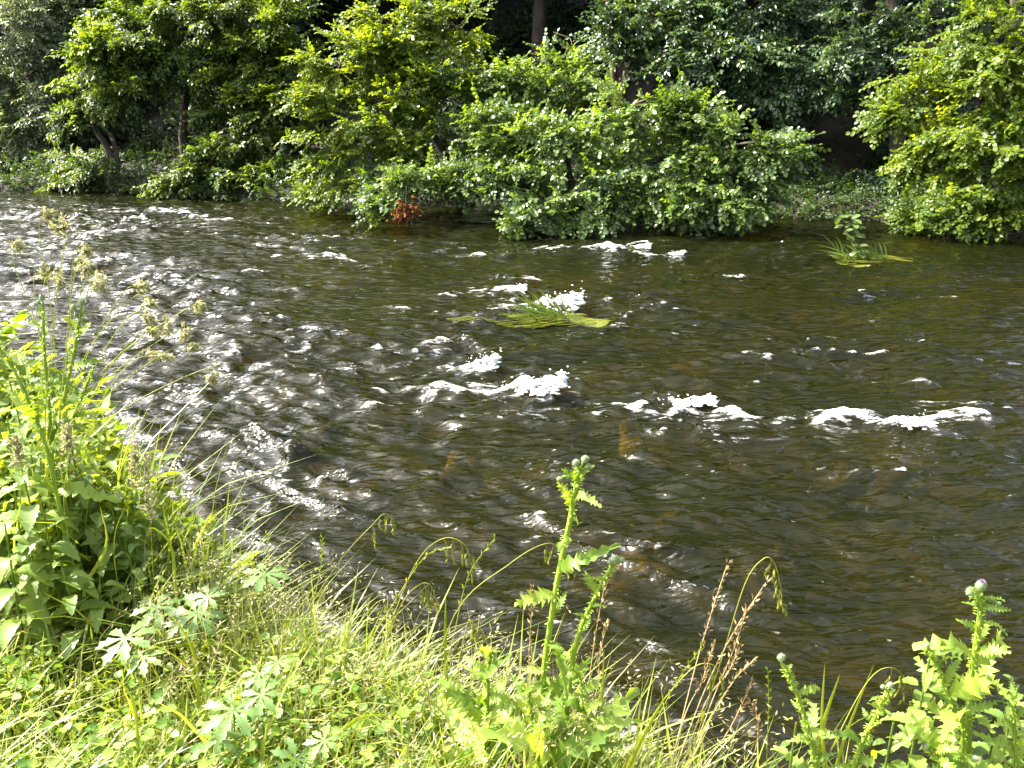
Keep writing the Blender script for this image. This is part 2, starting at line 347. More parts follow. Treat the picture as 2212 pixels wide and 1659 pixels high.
def water(x, y):
    """height and foam of the river surface"""
    nw = sstep(9.0, 4.0, y + .35 * x); nq = np.sqrt(nw ** 2 + (1 - nw) ** 2)
    a = (sample(FA, 20.48, x, y) * (1 - nw) + sample(FG, 20.48, x, y) * nw) / nq; b = (sample(FB, 17.0, x, y) * (1 - nw) + sample(FE, 17.0, x, y) * nw) / nq; c = sample(FC, 23.0, x, y); m = sample(FD, 40.0, x, y)
    rough = np.clip(.88 + .28 * m + .35 * sstep(2, -7, x) * sstep(2, 6, y) + .12 * sstep(18, 8, y), .35, 1.6) * (1 - .45 * sstep(15.5, 18.5, y + .2 * x))
    r1 = (sample(FH, 19.0, x, y) * (1 - nw) + sample(FJ, 18.0, x, y) * nw) / nq; msk = np.clip(sample(FI, 21.0, x, y) * .8 + .35 + .5 * sstep(1, -6, x), 0, 1.5)
    ridge = np.clip(1 - np.abs(r1 + .25 * a) * 1.5, 0, 1) ** 1.5
    h = rough * (.020 * c + .030 * ridge * msk + .0135 * a * (.55 + .55 * msk) + .0075 * b)
    # white caps on the sharp crests, partly glint streaks painted as foam
    cap_glint = np.clip((ridge - .55) * 2.5, 0, 1) * np.clip((msk - .62 + .3 * b), 0, 1) * np.clip(rough - .5, 0, 1)
    foam = cap_glint * .70
    for u, v, ru, rv, hh, fo in WAVES:
        p = onz(u, v); dist = np.linalg.norm(p - CAM); s = dist / FPX
        wx = ru * s; wy = max(rv * s * dist / CAM[2] * .55, .105)
        an = R(-10) if p[1] > 7 else R(-20)
        dx = x - p[0]; dy = y - p[1]; ex = dx * math.cos(an) + dy * math.sin(an); ey = -dx * math.sin(an) + dy * math.cos(an)
        # steep upstream (right) face, long tail downstream (left)
        sx = np.where(ex > 0, wx * .55, wx * 1.15)
        g = np.exp(-(ex / sx) ** 2 - (ey / wy) ** 2)
        h = h + hh * g * (.70 + .10 * a + .07 * b + .10 * ridge) * (.55 if p[1] > 12 else 1)
        h = h - hh * .45 * np.exp(-((ex - wx * 1.2) / (wx * .7)) ** 2 - (ey / (wy * 1.3)) ** 2)
        foam = np.maximum(foam, fo * np.clip(g * 1.3, 0, 1) * np.clip(.50 + .24 * a + .22 * b + .25 * ridge, 0, 1.1))
        tail = np.exp(-((ex + wx * 1.9) / (wx * 1.3)) ** 2 - (ey / (wy * 1.2)) ** 2)
        foam = np.maximum(foam, fo * .55 * tail * np.clip(.6 + .3 * b, 0, 1))
    h = h + .014 * np.clip(foam - .25, 0, 1) * (b + .5 * a)
    return h, foam
wx = graded((-120, -40, 8), (-40, -16, .5), (-16, -8, .065), (-8, -3, .048), (-3, 3, .034), (3, 8, .048), (8, 12.5, .065), (12.5, 30, .5), (30, 120, 8))
wy = [-.2]
while wy[-1] < 24.5: wy.append(wy[-1] + (.05 if wy[-1] < 1.6 else .022 + .0022 * (wy[-1] - 1.6)))
wy = np.concatenate([graded((-40, -.2, 3))[:-1], np.array(wy), np.arange(26, 70, 3)])
Xw, Yw = np.meshgrid(wx, wy); hw, fw = water(Xw, Yw)
Vw, Qw = grid(wx, wy, lambda X, Y: hw)
cw = Vw[Qw].mean(1); keep = (bank_d(cw[:, 0], cw[:, 1]) > .25) & (cw[:, 1] < far_y(cw[:, 0]) + .6)
u_, inv_ = np.unique(Qw[keep], return_inverse=True)
mb = MB(); mb.add(Vw[u_], inv_.reshape(-1, 4), None, fw.reshape(-1)[u_])
river = mb.build('river_water', M_WATER, None, True, 'structure')
tag(river, 'fast shallow olive brown river broken into ripples and white water')

# ------------------------------------------------------------------ trees of the far bank
def leaf_round(L, W, fold=.12, droop=.12):
    V = np.array([[0, 0, 0], [.28 * L, .42 * W, fold * W], [.72 * L, .46 * W, fold * W - droop * L * .4], [L, 0, -droop * L], [.72 * L, -.46 * W, fold * W - droop * L * .4], [.28 * L, -.42 * W, fold * W]])
    return V, np.array([[0, 3, 2, 1], [0, 5, 4, 3]]), np.zeros((0, 3), int)
def leaf_kite(L, W, fold=.15, droop=.15):
    V = np.array([[0, 0, 0], [.45 * L, .5 * W, fold * W], [L, 0, -droop * L], [.45 * L, -.5 * W, fold * W]])
    return V, np.zeros((0, 4), int), np.array([[0, 2, 1], [0, 3, 2]])
def spray(leaf, n, L, seed, spread=60, flat=.35):
    """a twig along +X carrying n leaves, alternate"""
    r = np.random.default_rng(seed); mb = MB()
    for i in range(n):
        t = (i + .6) / n; s = 1 if i % 2 else -1
        if i == n - 1: az = 0.0; t = 1.0
        else: az = s * R(spread + r.normal() * 14)
        d = np.array([math.cos(az), math.sin(az), -.25 + r.normal() * flat * .5])
        up = nrm(np.array([r.normal() * flat, r.normal() * flat, 1.0]))
        M = frames(d[None], up[None]) * (.75 + .5 * r.random())
        inst(mb, leaf, M, np.array([[t * L, 0, -.12 * L * t * t]]), np.array([0.]))
    Vc = np.concatenate(mb.V); Qc = np.concatenate(mb.Q) if mb.Q else np.zeros((0, 4), int); Tc = np.concatenate(mb.T) if mb.T else np.zeros((0, 3), int)
    w = .004; a = len(Vc)
    Vc = np.vstack([Vc, [[-.1 * L, 0, 0], [L, 0, -.12 * L], [L * .5, w, -.02 * L]]]); Tc = np.vstack([Tc, [[a, a + 1, a + 2]]])
    return Vc, Qc, Tc
def sprays(kind, size, n=9, L=.34, k=5, **kw):
    lf = leaf_round(size, size * .86) if kind == 'round' else leaf_kite(size, size * (.62 if kind == 'kite' else .4))
    return [spray(lf, n, L, 100 + i, **kw) for i in range(k)]
S_ALDER = sprays('round', .068, 11, .38); S_ALDER_S = sprays('round', .062, 11, .36)
S_KITE = sprays('kite', .100, 10, .42); S_NARROW = sprays('narrow', .12, 10, .40); S_BIG = sprays('kite', .15, 9, .5, 4)
S_CANOPY = sprays('kite', .42, 9, 1.1, 3)

def tree(name, label, trunks, lobes, S, mat, group='trees leaning over the far bank', cat='tree', nb=15, ns=22, droop=(0, 0, -.25), bias=(0, -.35, .1), bark=None, seed=0, spread=.10, align=.55, rnd=.55, fill=.90, slope=0.0, base=None, limb_r=.045, shell=.35, canopy=()):
    r = np.random.default_rng(1000 + seed); bark = bark or M_BARK
    tr = [np.array([at(*q[:3]) for q in t]) for t in trunks]
    for P in tr: P[0, 2] = float(ground_z(P[0, 0], P[0, 1])) - .15
    b0 = tr[0][0]
    root = empty(name, b0, label, cat, group); o = np.array(b0)
    crown = MB(); twigs = MB(); samples_ = []
    for (P, t) in zip(tr, trunks):
        rad = t[0][3] if len(t[0]) > 3 else .12
        P = curve(P, 14); P[1:-1] += r.normal(size=(12, 3)) * .02; samples_.append(P)
        m = MB(); v, q = tube(P - o, np.linspace(rad, rad * .45, len(P)) * (1 + .25 * np.exp(-np.arange(len(P)))), 9); m.add(v, q); m.build('trunk', bark, root, True)
    allp = np.concatenate(samples_)
    for lb in list(lobes) + [('w', *c) for c in canopy]:
        if lb[0] == 'w':
            C = np.array(lb[1:4]); rad3 = np.array(lb[4:7]); TS = S_CANOPY; B, SN, jit = 9, 11, .35
        else:
            u, v, Y, ru, rv = lb[:5]; C = at(u, v, Y); s = np.linalg.norm(C - CAM) / FPX
            rad3 = fill * np.array([ru * s, (lb[5] if len(lb) > 5 else .62 * (ru + rv) / 2 * s), rv * s]); TS = S; jit = spread
            f = np.clip((rad3[0] * rad3[2]) / .55, .45, 2.2); B, SN = max(6, int(nb * f)), ns
        # limb to the lobe
        A = C + np.array([0, .45 * rad3[1], -.25 * rad3[2]])
        cand = allp[allp[:, 2] < max(A[2] + .2, allp[:, 2].min() + .4)]; src = cand[np.argmin(np.linalg.norm(cand - A, axis=1) + .35 * np.abs(A[2] - cand[:, 2]))]
        mid = (src + A) / 2 + np.array([r.normal() * .12, 0, .18 * np.linalg.norm(A - src) * .5])
        P = curve([src, mid, A], 9); m = MB(); vv, qq = tube(P - o, np.linspace(limb_r, limb_r * .45, 9), 6); m.add(vv, qq); m.build('limb', bark, root, True)
        D = nrm(r.normal(size=(B, 3)) + np.array(bias)); T = C + D * rad3 * (.80 + .28 * r.random((B, 1))); T[:, 2] += slope * (T[:, 0] - C[0])
        for k in range(B):
            st = P[5 + int(r.integers(4))]; Lb = np.linalg.norm(T[k] - st); sag = np.array(droop) * Lb * .35
            mid = (st + T[k]) / 2 - sag * .6 + r.normal(size=3) * .05 * Lb
            t = np.linspace(0, 1, 6)[:, None]; bp = (1 - t) ** 2 * st + 2 * t * (1 - t) * mid + t * t * (T[k] + sag * .4)
            vv, qq = tube(bp - o, np.linspace(.014, .004, 6), 3); twigs.add(vv, qq)
            n = int(SN * (.7 + .6 * r.random())); tt = (shell + (1 - shell) * np.sqrt(r.random(n)))[:, None]
            p = (1 - tt) ** 2 * st + 2 * tt * (1 - tt) * mid + tt * tt * (T[k] + sag * .4) + r.normal(size=(n, 3)) * jit * np.array([1, 1, .7])
            bd = nrm(T[k] - st)[None]
            d = nrm(align * bd + rnd * r.normal(size=(n, 3)) * np.array([1, 1, .6]) + np.array(droop) * .8)
            up = nrm(np.array([-.15, -.30, 1.0]) + .30 * r.normal(size=3) + .28 * r.normal(size=(n, 3)))
            M = frames(d, up) * (.72 + .55 * r.random((n, 1, 1))); idx = r.integers(len(TS), size=n); vr = np.clip(.5 + .20 * r.normal() + .15 * r.normal(size=n), 0, 1)
            ok = p[:, 2] > -.02 + .1
            for q_ in range(len(TS)):
                w = (idx == q_) & ok; inst(crown, TS[q_], M[w], p[w] - o, vr[w])
    crown.build('crown', mat, root, False, 'stuff')
    twigs.build('twigs', bark, root, True, 'stuff')
    return root

def gz(u, v, Y):
    p = at(u, v, Y); return p
# far left, grey-green
tree('broadleaf_tree', 'grey-green tree at the far left edge with pale glinting leaves', [[(95, 400, 24.2, .11), (70, 250, 24.6), (60, 60, 25.2), (50, -60, 25.4)]],
     [(30, 40, 25, 95, 85), (110, 110, 25.4, 80, 70), (30, 180, 24.6, 85, 70), (110, 235, 24.4, 55, 50), (40, 290, 24.2, 80, 60), (20, 370, 23.6, 60, 35), (90, 350, 23.8, 60, 45), (165, 350, 23.2, 60, 45), (140, 30, 26, 70, 60), (210, 15, 26.4, 70, 40)],
     S_NARROW, M_GREY, nb=13, ns=20, droop=(-.15, 0, -.45), seed=1)
tree('hornbeam_tree', 'arching tree with sunlit hanging sprays over twin slanting trunks at left', [[(252, 378, 22.3, .09), (232, 320, 22.5), (205, 255, 22.8), (240, 140, 23.2), (330, 60, 23.6)], [(250, 376, 22.36, .07), (248, 310, 22.6), (222, 250, 22.9), (260, 100, 23.6)]],
     [(300, 70, 23, 150, 55), (215, 130, 22.6, 85, 55), (185, 205, 22.3, 55, 48), (330, 130, 22.9, 90, 50), (410, 60, 23, 110, 70), (270, 205, 22.3, 60, 30), (160, 265, 22.2, 30, 25), (430, 150, 23, 70, 40), (200, 345, 22.2, 80, 26), (150, 385, 22.3, 45, 22), (290, 20, 23.8, 120, 40)],
     S_KITE, M_HORN, nb=15, ns=20, droop=(-.32, -.05, -.42), seed=2, slope=.42, align=.9, rnd=.33, spread=.07, shell=.2)
tree('hornbeam_tree', 'layered tree with long branches sloping down to the water at left', [[(392, 285, 23.4, .12), (400, 220, 23.6), (470, 100, 24), (520, -40, 24.4)], [(500, 395, 22.6, .09), (560, 260, 23), (600, 100, 23.6)]],
     [(570, 55, 23.2, 130, 70), (520, 140, 22.8, 100, 55), (610, 150, 23, 90, 70), (490, 225, 22.6, 70, 40), (590, 235, 22.4, 90, 50), (650, 230, 22.6, 60, 60), (520, 300, 22.1, 110, 38), (430, 345, 21.7, 85, 30), (370, 385, 21.3, 65, 24), (470, 385, 21.4, 90, 30), (590, 330, 22, 90, 40), (570, 390, 21.4, 80, 26), (660, 330, 22.2, 55, 50), (690, 390, 21.6, 50, 22), (500, 30, 23.8, 110, 50)],
     S_KITE, M_HORN, nb=14, ns=20, droop=(-.40, -.1, -.36), seed=3, slope=.50, align=.9, rnd=.33, spread=.07, shell=.2)
tree('alder_tree', 'yellow-green alder left of the rounded alder with brightest leaves', [[(1000, 420, 19.6, .10), (960, 330, 19.6), (900, 240, 19.6), (880, 120, 19.8), (900, -50, 20)], [(990, 420, 19.7, .08), (880, 260, 19.3), (790, 215, 19.0), (700, 190, 18.8)]],
     [(850, 50, 19.5, 95, 60), (740, 110, 19.1, 75, 45), (700, 185, 18.8, 48, 34), (820, 130, 19.2, 95, 55), (930, 90, 19.6, 85, 70), (860, 205, 18.9, 110, 50), (720, 265, 18.7, 70, 45), (810, 280, 18.5, 90, 45), (910, 290, 18.7, 80, 55), (720, 335, 18.5, 60, 35), (760, 390, 18.3, 75, 32), (850, 360, 18.2, 80, 35), (700, 412, 19.2, 55, 14), (960, 210, 19, 70, 50), (990, 40, 20, 60, 60)],
     S_ALDER_S, M_ALDER_Y, nb=14, ns=22, droop=(-.22, -.1, -.16), seed=4, slope=.22, fill=.98)
tree('alder_tree', 'broad rounded alder hanging far out over the water in the middle', [[(1250, 470, 18.9, .12), (1230, 380, 18.9), (1200, 280, 19), (1150, 180, 19.4)], [(1330, 468, 18.9, .12), (1420, 380, 18.4), (1530, 330, 17.9)], [(1245, 468, 18.9, .09), (1140, 400, 18.4), (980, 390, 17.8), (880, 400, 17.5)]],
     [(1080, 175, 19.2, 100, 55), (1190, 170, 19.2, 100, 70), (1240, 240, 18.6, 90, 60), (1050, 270, 18.2, 80, 55), (1130, 310, 17.8, 110, 55), (1260, 300, 17.5, 110, 55), (1370, 250, 17.6, 90, 65), (1470, 265, 17.3, 90, 60), (1560, 320, 17.0, 100, 60), (1660, 350, 16.8, 72, 50), (1420, 340, 17.0, 110, 55), (1040, 345, 17.6, 80, 45), (930, 370, 17.5, 75, 38), (870, 405, 17.1, 65, 22), (822, 436, 16.9, 30, 14), (1120, 385, 17.1, 95, 40), (1250, 385, 16.9, 100, 48), (1000, 400, 17.2, 50, 34), (1380, 405, 16.7, 95, 42), (1520, 395, 16.7, 90, 42), (1180, 445, 16.5, 70, 28), (1110, 475, 16.3, 45, 16), (1290, 455, 16.5, 60, 30), (1500, 445, 16.5, 65, 28), (1585, 450, 16.4, 45, 30), (1640, 405, 16.7, 60, 35), (1690, 310, 16.9, 45, 30)],
     S_ALDER, M_ALDER, nb=14, ns=21, droop=(.02, -.12, -.20), seed=5, fill=.97)
tree('maple_tree', 'dark blue-green tree behind the rounded alder at upper right', [[(1345, 330, 21.6, .12), (1330, 200, 21.6), (1318, 90, 21.8), (1310, -40, 22)], [(1350, 330, 21.7, .10), (1346, 180, 21.6), (1400, 60, 21.6), (1450, -60, 21.6)]],
     [(1370, 40, 21, 90, 60), (1480, 60, 20.8, 110, 60), (1590, 50, 20.8, 90, 55), (1530, 130, 20.4, 100, 55), (1640, 140, 20.2, 100, 60), (1740, 120, 20.3, 80, 60), (1700, 40, 20.8, 90, 50), (1460, 160, 20.2, 70, 40), (1600, 215, 20, 90, 40), (1720, 210, 20, 60, 35), (1400, 110, 20.9, 60, 40)],
     S_KITE, M_BLUE, nb=14, ns=18, droop=(.1, -.1, -.18), bark=M_BARK_WARM, seed=6, fill=1.0)
tree('alder_tree', 'large-leaved tree at the right edge drooping to the waterline', [[(2250, 420, 18.4, .16), (2230, 250, 18.0), (2200, 80, 17.8), (2190, -80, 17.8)], [(2255, 420, 18.5, .10), (2160, 330, 17.2), (2050, 330, 16.8)]],
     [(2110, 40, 16.8, 90, 65), (2190, 90, 16.4, 75, 70), (2080, 120, 17, 80, 50), (2150, 165, 16.4, 80, 45), (2010, 150, 17.6, 80, 45), (1990, 210, 17.4, 75, 38), (1935, 235, 17.3, 40, 26), (2190, 240, 16.2, 50, 40), (2130, 285, 16.2, 85, 50), (2190, 330, 15.9, 60, 60), (2080, 350, 16.4, 60, 40), (1985, 335, 16.9, 42, 20), (2150, 400, 15.9, 85, 40), (2030, 425, 16.3, 75, 24), (2080, 460, 16.0, 80, 20), (2180, 465, 15.7, 60, 22), (1975, 460, 16.5, 60, 16), (2020, 290, 16.8, 50, 25), (2290, 150, 16.6, 90, 90), (2320, 320, 16.3, 90, 80), (2290, 440, 15.8, 80, 40), (2420, 400, 16.6, 90, 70)],
     S_ALDER, M_ALDER_Y, nb=12, ns=20, droop=(-.14, -.12, -.30), seed=7, slope=.30, fill=.88)
tree('maple_tree', 'shaded tree with thick trunk in the dark gap beside the right edge', [[(1935, 415, 19.6, .20), (1940, 300, 19.6), (1935, 150, 19.8), (1925, -60, 20)]],
     [(1870, 110, 19.6, 90, 50), (1830, 170, 19.8, 70, 40), (1960, 90, 19.6, 80, 50), (1900, 20, 20, 110, 40), (2060, 30, 19.6, 90, 50), (1880, 200, 19.8, 50, 30), (1860, 420, 19.4, 70, 24), (1960, 400, 19, 60, 25)],
     S_KITE, M_BLUE, nb=12, ns=18, droop=(0, -.1, -.25), seed=8)

# darker wood up the slope: trunks in view, crowns mostly above the picture
proto = []
def forest_proto(i):
    r = np.random.default_rng(500 + i); crown = MB(); H = 8.0 + i
    trunk = MB(); P = curve([(0, 0, -.3), (.1, .05, 3), (-.1, .1, 7), (0, 0, H - 1)], 10); v, q = tube(P, np.linspace(.20, .06, 10), 9); trunk.add(v, q)
    for k in range(34):
        a = r.random() * 2 * PI; z = 3.2 + (H - 3.2) * r.random() ** .8; w = (1.2 + 1.6 * math.sin(PI * min(1, (z - 2) / (H - 1.5)))); 
        C = np.array([math.cos(a) * w * .7, math.sin(a) * w * .7, z]); n = 22
        v, q = tube(curve([(0, 0, z - .7), C * np.array([.5, .5, 1]) - (0, 0, .2), C], 5), np.linspace(.05, .012, 5), 4); trunk.add(v, q)
        p = C + r.normal(size=(n, 3)) * np.array([.75, .75, .5]); d = nrm(r.normal(size=(n, 3)) + np.array([math.cos(a), math.sin(a), -.3])); up = nrm(np.array([0, 0, 1.]) + .5 * r.normal(size=(n, 3)))
        M = frames(d, up) * (.6 + .5 * r.random((n, 1, 1))); idx = r.integers(3, size=n)
        for q_ in range(3): w_ = idx == q_; inst(crown, S_CANOPY[q_], M[w_], p[w_], np.full(w_.sum(), .5))
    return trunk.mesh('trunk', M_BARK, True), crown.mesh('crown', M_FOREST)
proto = [forest_proto(i) for i in range(3)]
fr = np.random.default_rng(21)
FOREST = [(x + fr.normal() * .6, float(far_y(x)) + dy + fr.normal() * .6) for dy, xs in ((6.6, np.arange(-4.5, 13, 2.6)), (9.8, np.arange(-7, 15, 3.1)), (14, np.arange(-8, 17, 3.6))) for x in xs]
ROWS = ['first', 'second', 'third']
for i, (x, y) in enumerate(FOREST):
    tm, cm = proto[i % 3]; s = .85 + .4 * fr.random()
    o = empty('forest_tree', (x, y, float(ground_z(x, y))), 'dark shaded woodland tree on the slope behind the riverside trees', 'tree', 'woodland trees up the slope'); o.rotation_euler[2] = fr.random() * 6.28; o.scale = (s, s, s)
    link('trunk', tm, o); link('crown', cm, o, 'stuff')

for i, (x, y) in enumerate([(x + fr.normal() * .5, float(far_y(x)) + dy) for dy, xs in ((6.2, np.arange(-15, -5, 2.2)), (9.2, np.arange(-17, -6, 2.6))) for x in xs]):
    tm, cm = proto[i % 3]; s = .50 + .10 * fr.random()
    o = empty('forest_tree', (x, y, float(ground_z(x, y)) - .3), 'low dark woodland tree behind the left riverside trees', 'tree', 'low woodland trees behind the left bank'); o.rotation_euler[2] = fr.random() * 6.28; o.scale = (s * 1.25, s * 1.25, s)
    link('trunk', tm, o); link('crown', cm, o, 'stuff')
# lower trees further left, upstream
for i, x in enumerate((-15.5, -18.5, -22, -26, -31, -37)):
    tm, cm = proto[i % 3]; s = .30 + .10 * fr.random(); y = float(far_y(x)) + 4.0
    o = empty('forest_tree', (x, y, float(ground_z(x, y))), 'low bushy tree upstream beyond the left edge', 'tree', 'low trees upstream'); o.scale = (s * 1.3, s * 1.3, s); o.rotation_euler[2] = i * 1.3
    link('trunk', tm, o); link('crown', cm, o, 'stuff')

# understorey and bank herbs, uncountable leaf masses
def leaf_mass(name, label, n, posf, S, mat, size=(.6, .6), droop=-.1, seed=0):
    r = np.random.default_rng(seed); mb_ = MB(); p = posf(r, n); n = len(p)
    d = nrm(r.normal(size=(n, 3)) + np.array([0, -.5, droop])); up = nrm(np.array([0, -.2, 1.]) + .45 * r.normal(size=(n, 3)))
    M = frames(d, up) * (size[0] + size[1] * r.random((n, 1, 1))); idx = r.integers(len(S), size=n); vr = np.clip(.5 + .25 * r.normal(size=n), 0, 1)
    for q_ in range(len(S)): w = idx == q_; inst(mb_, S[q_], M[w], p[w], vr[w])
    o = mb_.build(name, mat, None, False, 'stuff'); tag(o, label); return o
def herb_pos(r, n):
    x = r.uniform(-16, 13, n * 2); f = r.random(n * 2) ** 1.6 * 2.6 - .12; y = far_y(x) + f
    hmax = (.10 + .22 * np.clip(.6 + .6 * lump(x * 1.2, y * 1.2), 0, 1.6)); z = np.maximum(ground_z(x, y), .02) + r.random(n * 2) ** 1.3 * hmax
    return np.stack([x, y, z], -1)[:n]
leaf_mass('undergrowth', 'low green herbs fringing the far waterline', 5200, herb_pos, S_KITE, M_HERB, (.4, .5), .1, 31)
def under_pos(r, n):
    x = r.uniform(-14, 13, n); f = 2.0 + 7.5 * r.random(n); y = far_y(x) + f; k = lump(x * .9, y * .9 + 5) > .0
    z = ground_z(x, y) + r.random(n) ** 1.4 * 1.3 * np.clip(lump(x * .9, y * .9 + 5), .2, 2)
    return np.stack([x, y, z], -1)[k]
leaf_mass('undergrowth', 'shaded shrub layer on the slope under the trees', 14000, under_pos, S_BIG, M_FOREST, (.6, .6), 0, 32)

# ------------------------------------------------------------------ things in the river
def blob(mb_, c, rad, seed, n=22, m=12, rough=.25, top_only=False, freq=2.0):
    """lumpy dome or boulder"""
    r = np.random.default_rng(seed); ph = r.random((4, 2)) * 6.28
    th = np.arange(n) * 2 * PI / n; la = np.linspace(-.35 if top_only else -PI / 2, PI / 2, m)
    T, Lq = np.meshgrid(th, la)
    k = 1 + rough * sum(np.sin(T * (i + 1) * 1.0 + ph[i, 0]) * np.cos(Lq * (i + 1) * freq * .6 + ph[i, 1]) / (i + 1.5) for i in range(4))
    V_ = np.stack([np.cos(T) * np.cos(Lq) * k * rad[0], np.sin(T) * np.cos(Lq) * k * rad[1], np.sin(Lq) * k * rad[2]], -1).reshape(-1, 3) + np.asarray(c)
    i = np.arange(m - 1)[:, None] * n; j = np.arange(n)[None]; q = (j + 1) % n
    mb_.add(V_, np.stack([i + j, i + q, i + n + q, i + n + j], -1).reshape(-1, 4))
# boulders glowing amber just under the surface
for u, v, ru, rv, lab in [(1368, 930, 36, 20, 'amber boulder under the clear chute below the long foam line'), (1385, 1205, 62, 34, 'golden brown boulder under water right of the tall thistle top'),
                          (985, 990, 44, 12, 'orange stone under water above and left of the tall thistle'), (590, 905, 44, 10, 'dim amber stone under the ripples at left centre'),
                          (720, 925, 40, 10, 'dim brown stone under water left of the breaking wave'), (1560, 560, 34, 5, 'yellow stone under water right of the far small wave'),
                          (1350, 598, 34, 5, 'yellow stone under water below the far small wave'), (1830, 1010, 60, 14, 'wide brown stone under water below the right foam line'),
                          (1470, 1110, 50, 16, 'red brown stone under water beyond the second thistle'), (1700, 1180, 60, 20, 'dull brown stone under dark water above the dry grass')]:
    p = onz(u, v, -.12); d = np.linalg.norm(p - CAM); s = d / FPX
    m = MB(); blob(m, (0, 0, 0), (ru * s * .9, min(rv * s * d / 3.0, .7 * ru * s + .1), .17), int(u), 22, 12, .5)
    gold = u in (1368, 1385, 985); o = m.build('river_boulder', M_GOLD if gold else M_ROCK, None, True); o.location = (p[0], p[1], -.255 if gold else -.285); tag(o, lab, 'boulder', 'boulders under the water')

def strand(mb_, P, w, a, nrmv=None):
    P = np.asarray(P); t = nrm(np.gradient(P, axis=0)); side = nrm(np.cross(t, nrmv if nrmv is not None else np.array([0, 0, 1.0]))); n = len(P)
    ww = w * np.minimum(1, np.linspace(1.6, 0.05, n))[:, None]
    V_ = np.concatenate([P - side * ww / 2, P + side * ww / 2]); i = np.arange(n - 1)
    mb_.add(V_, np.stack([i, i + 1, n + i + 1, n + i], -1), None, a)
# the grassy mossy hump in mid river
c0 = onz(1150, 690)
HR = R(-6)
hump = empty('river_weed_clump', (c0[0], c0[1], 0), 'tuft of bent green grass on a mossy hump beside the biggest foam', 'plant')
r = np.random.default_rng(40)
m = MB(); blob(m, (.05, 0, -.115), (1.05, .34, .13), 41, 34, 12, .16); blob(m, (.80, -.03, -.10), (.36, .20, .09), 42, 20, 10, .15); m.build('mossy_stone', M_MOSS, hump, True)
m = MB()
for k in range(300):   # weed trailing downstream over the hump
    x0 = r.uniform(-.75, .75); y0 = r.normal() * .15; L_ = r.uniform(.4, .95); t = np.linspace(0, 1, 6)
    P = np.stack([x0 - t * L_, y0 - .10 * t * (1 if y0 < 0 else .3) + .02 * np.sin(t * 6 + k), .045 - .05 * t + .015 * r.random() - .04 * (np.abs(y0) / .2) ** 2 - .05 * np.clip(np.abs(x0 - t * L_) - .6, 0, 1)], -1); strand(m, P, .014, r.random())
m.build('trailing_weed', M_MOSS, hump)
for k in range(80):
    x0 = .28 + r.normal() * .14; y0 = .02 + r.normal() * .07; L_ = r.uniform(.25, .72); an = R(r.uniform(105, 172)); t = np.linspace(0, 1, 6)
    P = np.stack([x0 + np.cos(an) * L_ * t, y0 + r.normal() * .06 * t, .02 + np.sin(an) * L_ * t * (1 - .35 * t)], -1)
    m = MB(); strand(m, P, .013, r.random(), np.array([0, 1.0, .3])); m.build('grass_blade', M_REED, hump)
# leafy tuft at the right
c1 = onz(1860, 562)
tuft = empty('river_weed_clump', (c1[0], c1[1], 0), 'small leafy tuft on a yellow-green weed mat at the right', 'plant'); tuft.scale = (1.4, 1.4, 1.35)
m = MB(); blob(m, (.12, 0, -.09), (.72, .26, .10), 51, 28, 10, .15); m.build('mossy_stone', M_MOSS, tuft, True)
m = MB()
for k in range(120):
    x0 = r.uniform(-.35, .35); y0 = r.normal() * .1; L_ = r.uniform(.3, .6); t = np.linspace(0, 1, 5)
    P = np.stack([x0 + t * L_, y0 - .03 * t, .035 - .04 * t - .1 * y0 ** 2 - .03 * np.clip(x0 + t * L_ - .4, 0, 1)], -1); strand(m, P, .016, r.random())
m.build('trailing_weed', M_MOSS, tuft)
for k in range(26):
    x0 = r.uniform(-.25, .30); y0 = r.normal() * .06; L_ = r.uniform(.2, .55); an = R(r.uniform(95, 160)); t = np.linspace(0, 1, 6)
    P = np.stack([x0 + np.cos(an) * L_ * t, y0 + r.normal() * .05 * t, .02 + np.sin(an) * L_ * t * (1 - .4 * t)], -1)
    m = MB(); strand(m, P, .016, r.random(), np.array([0, 1.0, .3])); m.build('grass_blade', M_REED, tuft)
m = MB(); P = curve([(-.02, 0, 0), (-.10, 0, .22), (-.14, 0, .42), (-.20, 0, .52)], 8); v, q = tube(P, .006, 5); m.add(v, q); m.build('stem', M_REED, tuft, True)
LFK = MB(); V_, Q_, T_ = leaf_round(.11, .06); LFK.add(V_, Q_, T_); lfk = LFK.mesh('leaf', M_REED)
from mathutils import Matrix
def place(me, name, parent, loc, d, up, s):
    M3 = frames(np.asarray(d, float)[None], np.asarray(up, float)[None])[0] * s
    o = link(name, me, parent); M4 = np.eye(4); M4[:3, :3] = M3; M4[:3, 3] = loc; o.matrix_local = Matrix(M4.tolist()); return o
for k in range(34):
    p = P[k % 8] + np.array([.05 * r.normal(), .03 * r.normal(), .02 * r.normal()]) * (k > 12); place(lfk, 'leaf', tuft, p, (math.cos(k * 2.2), math.sin(k * 2.2) * .6 - .3, -.1 + .3 * r.normal()), (0, -.4, 1), .8 + .5 * r.random())

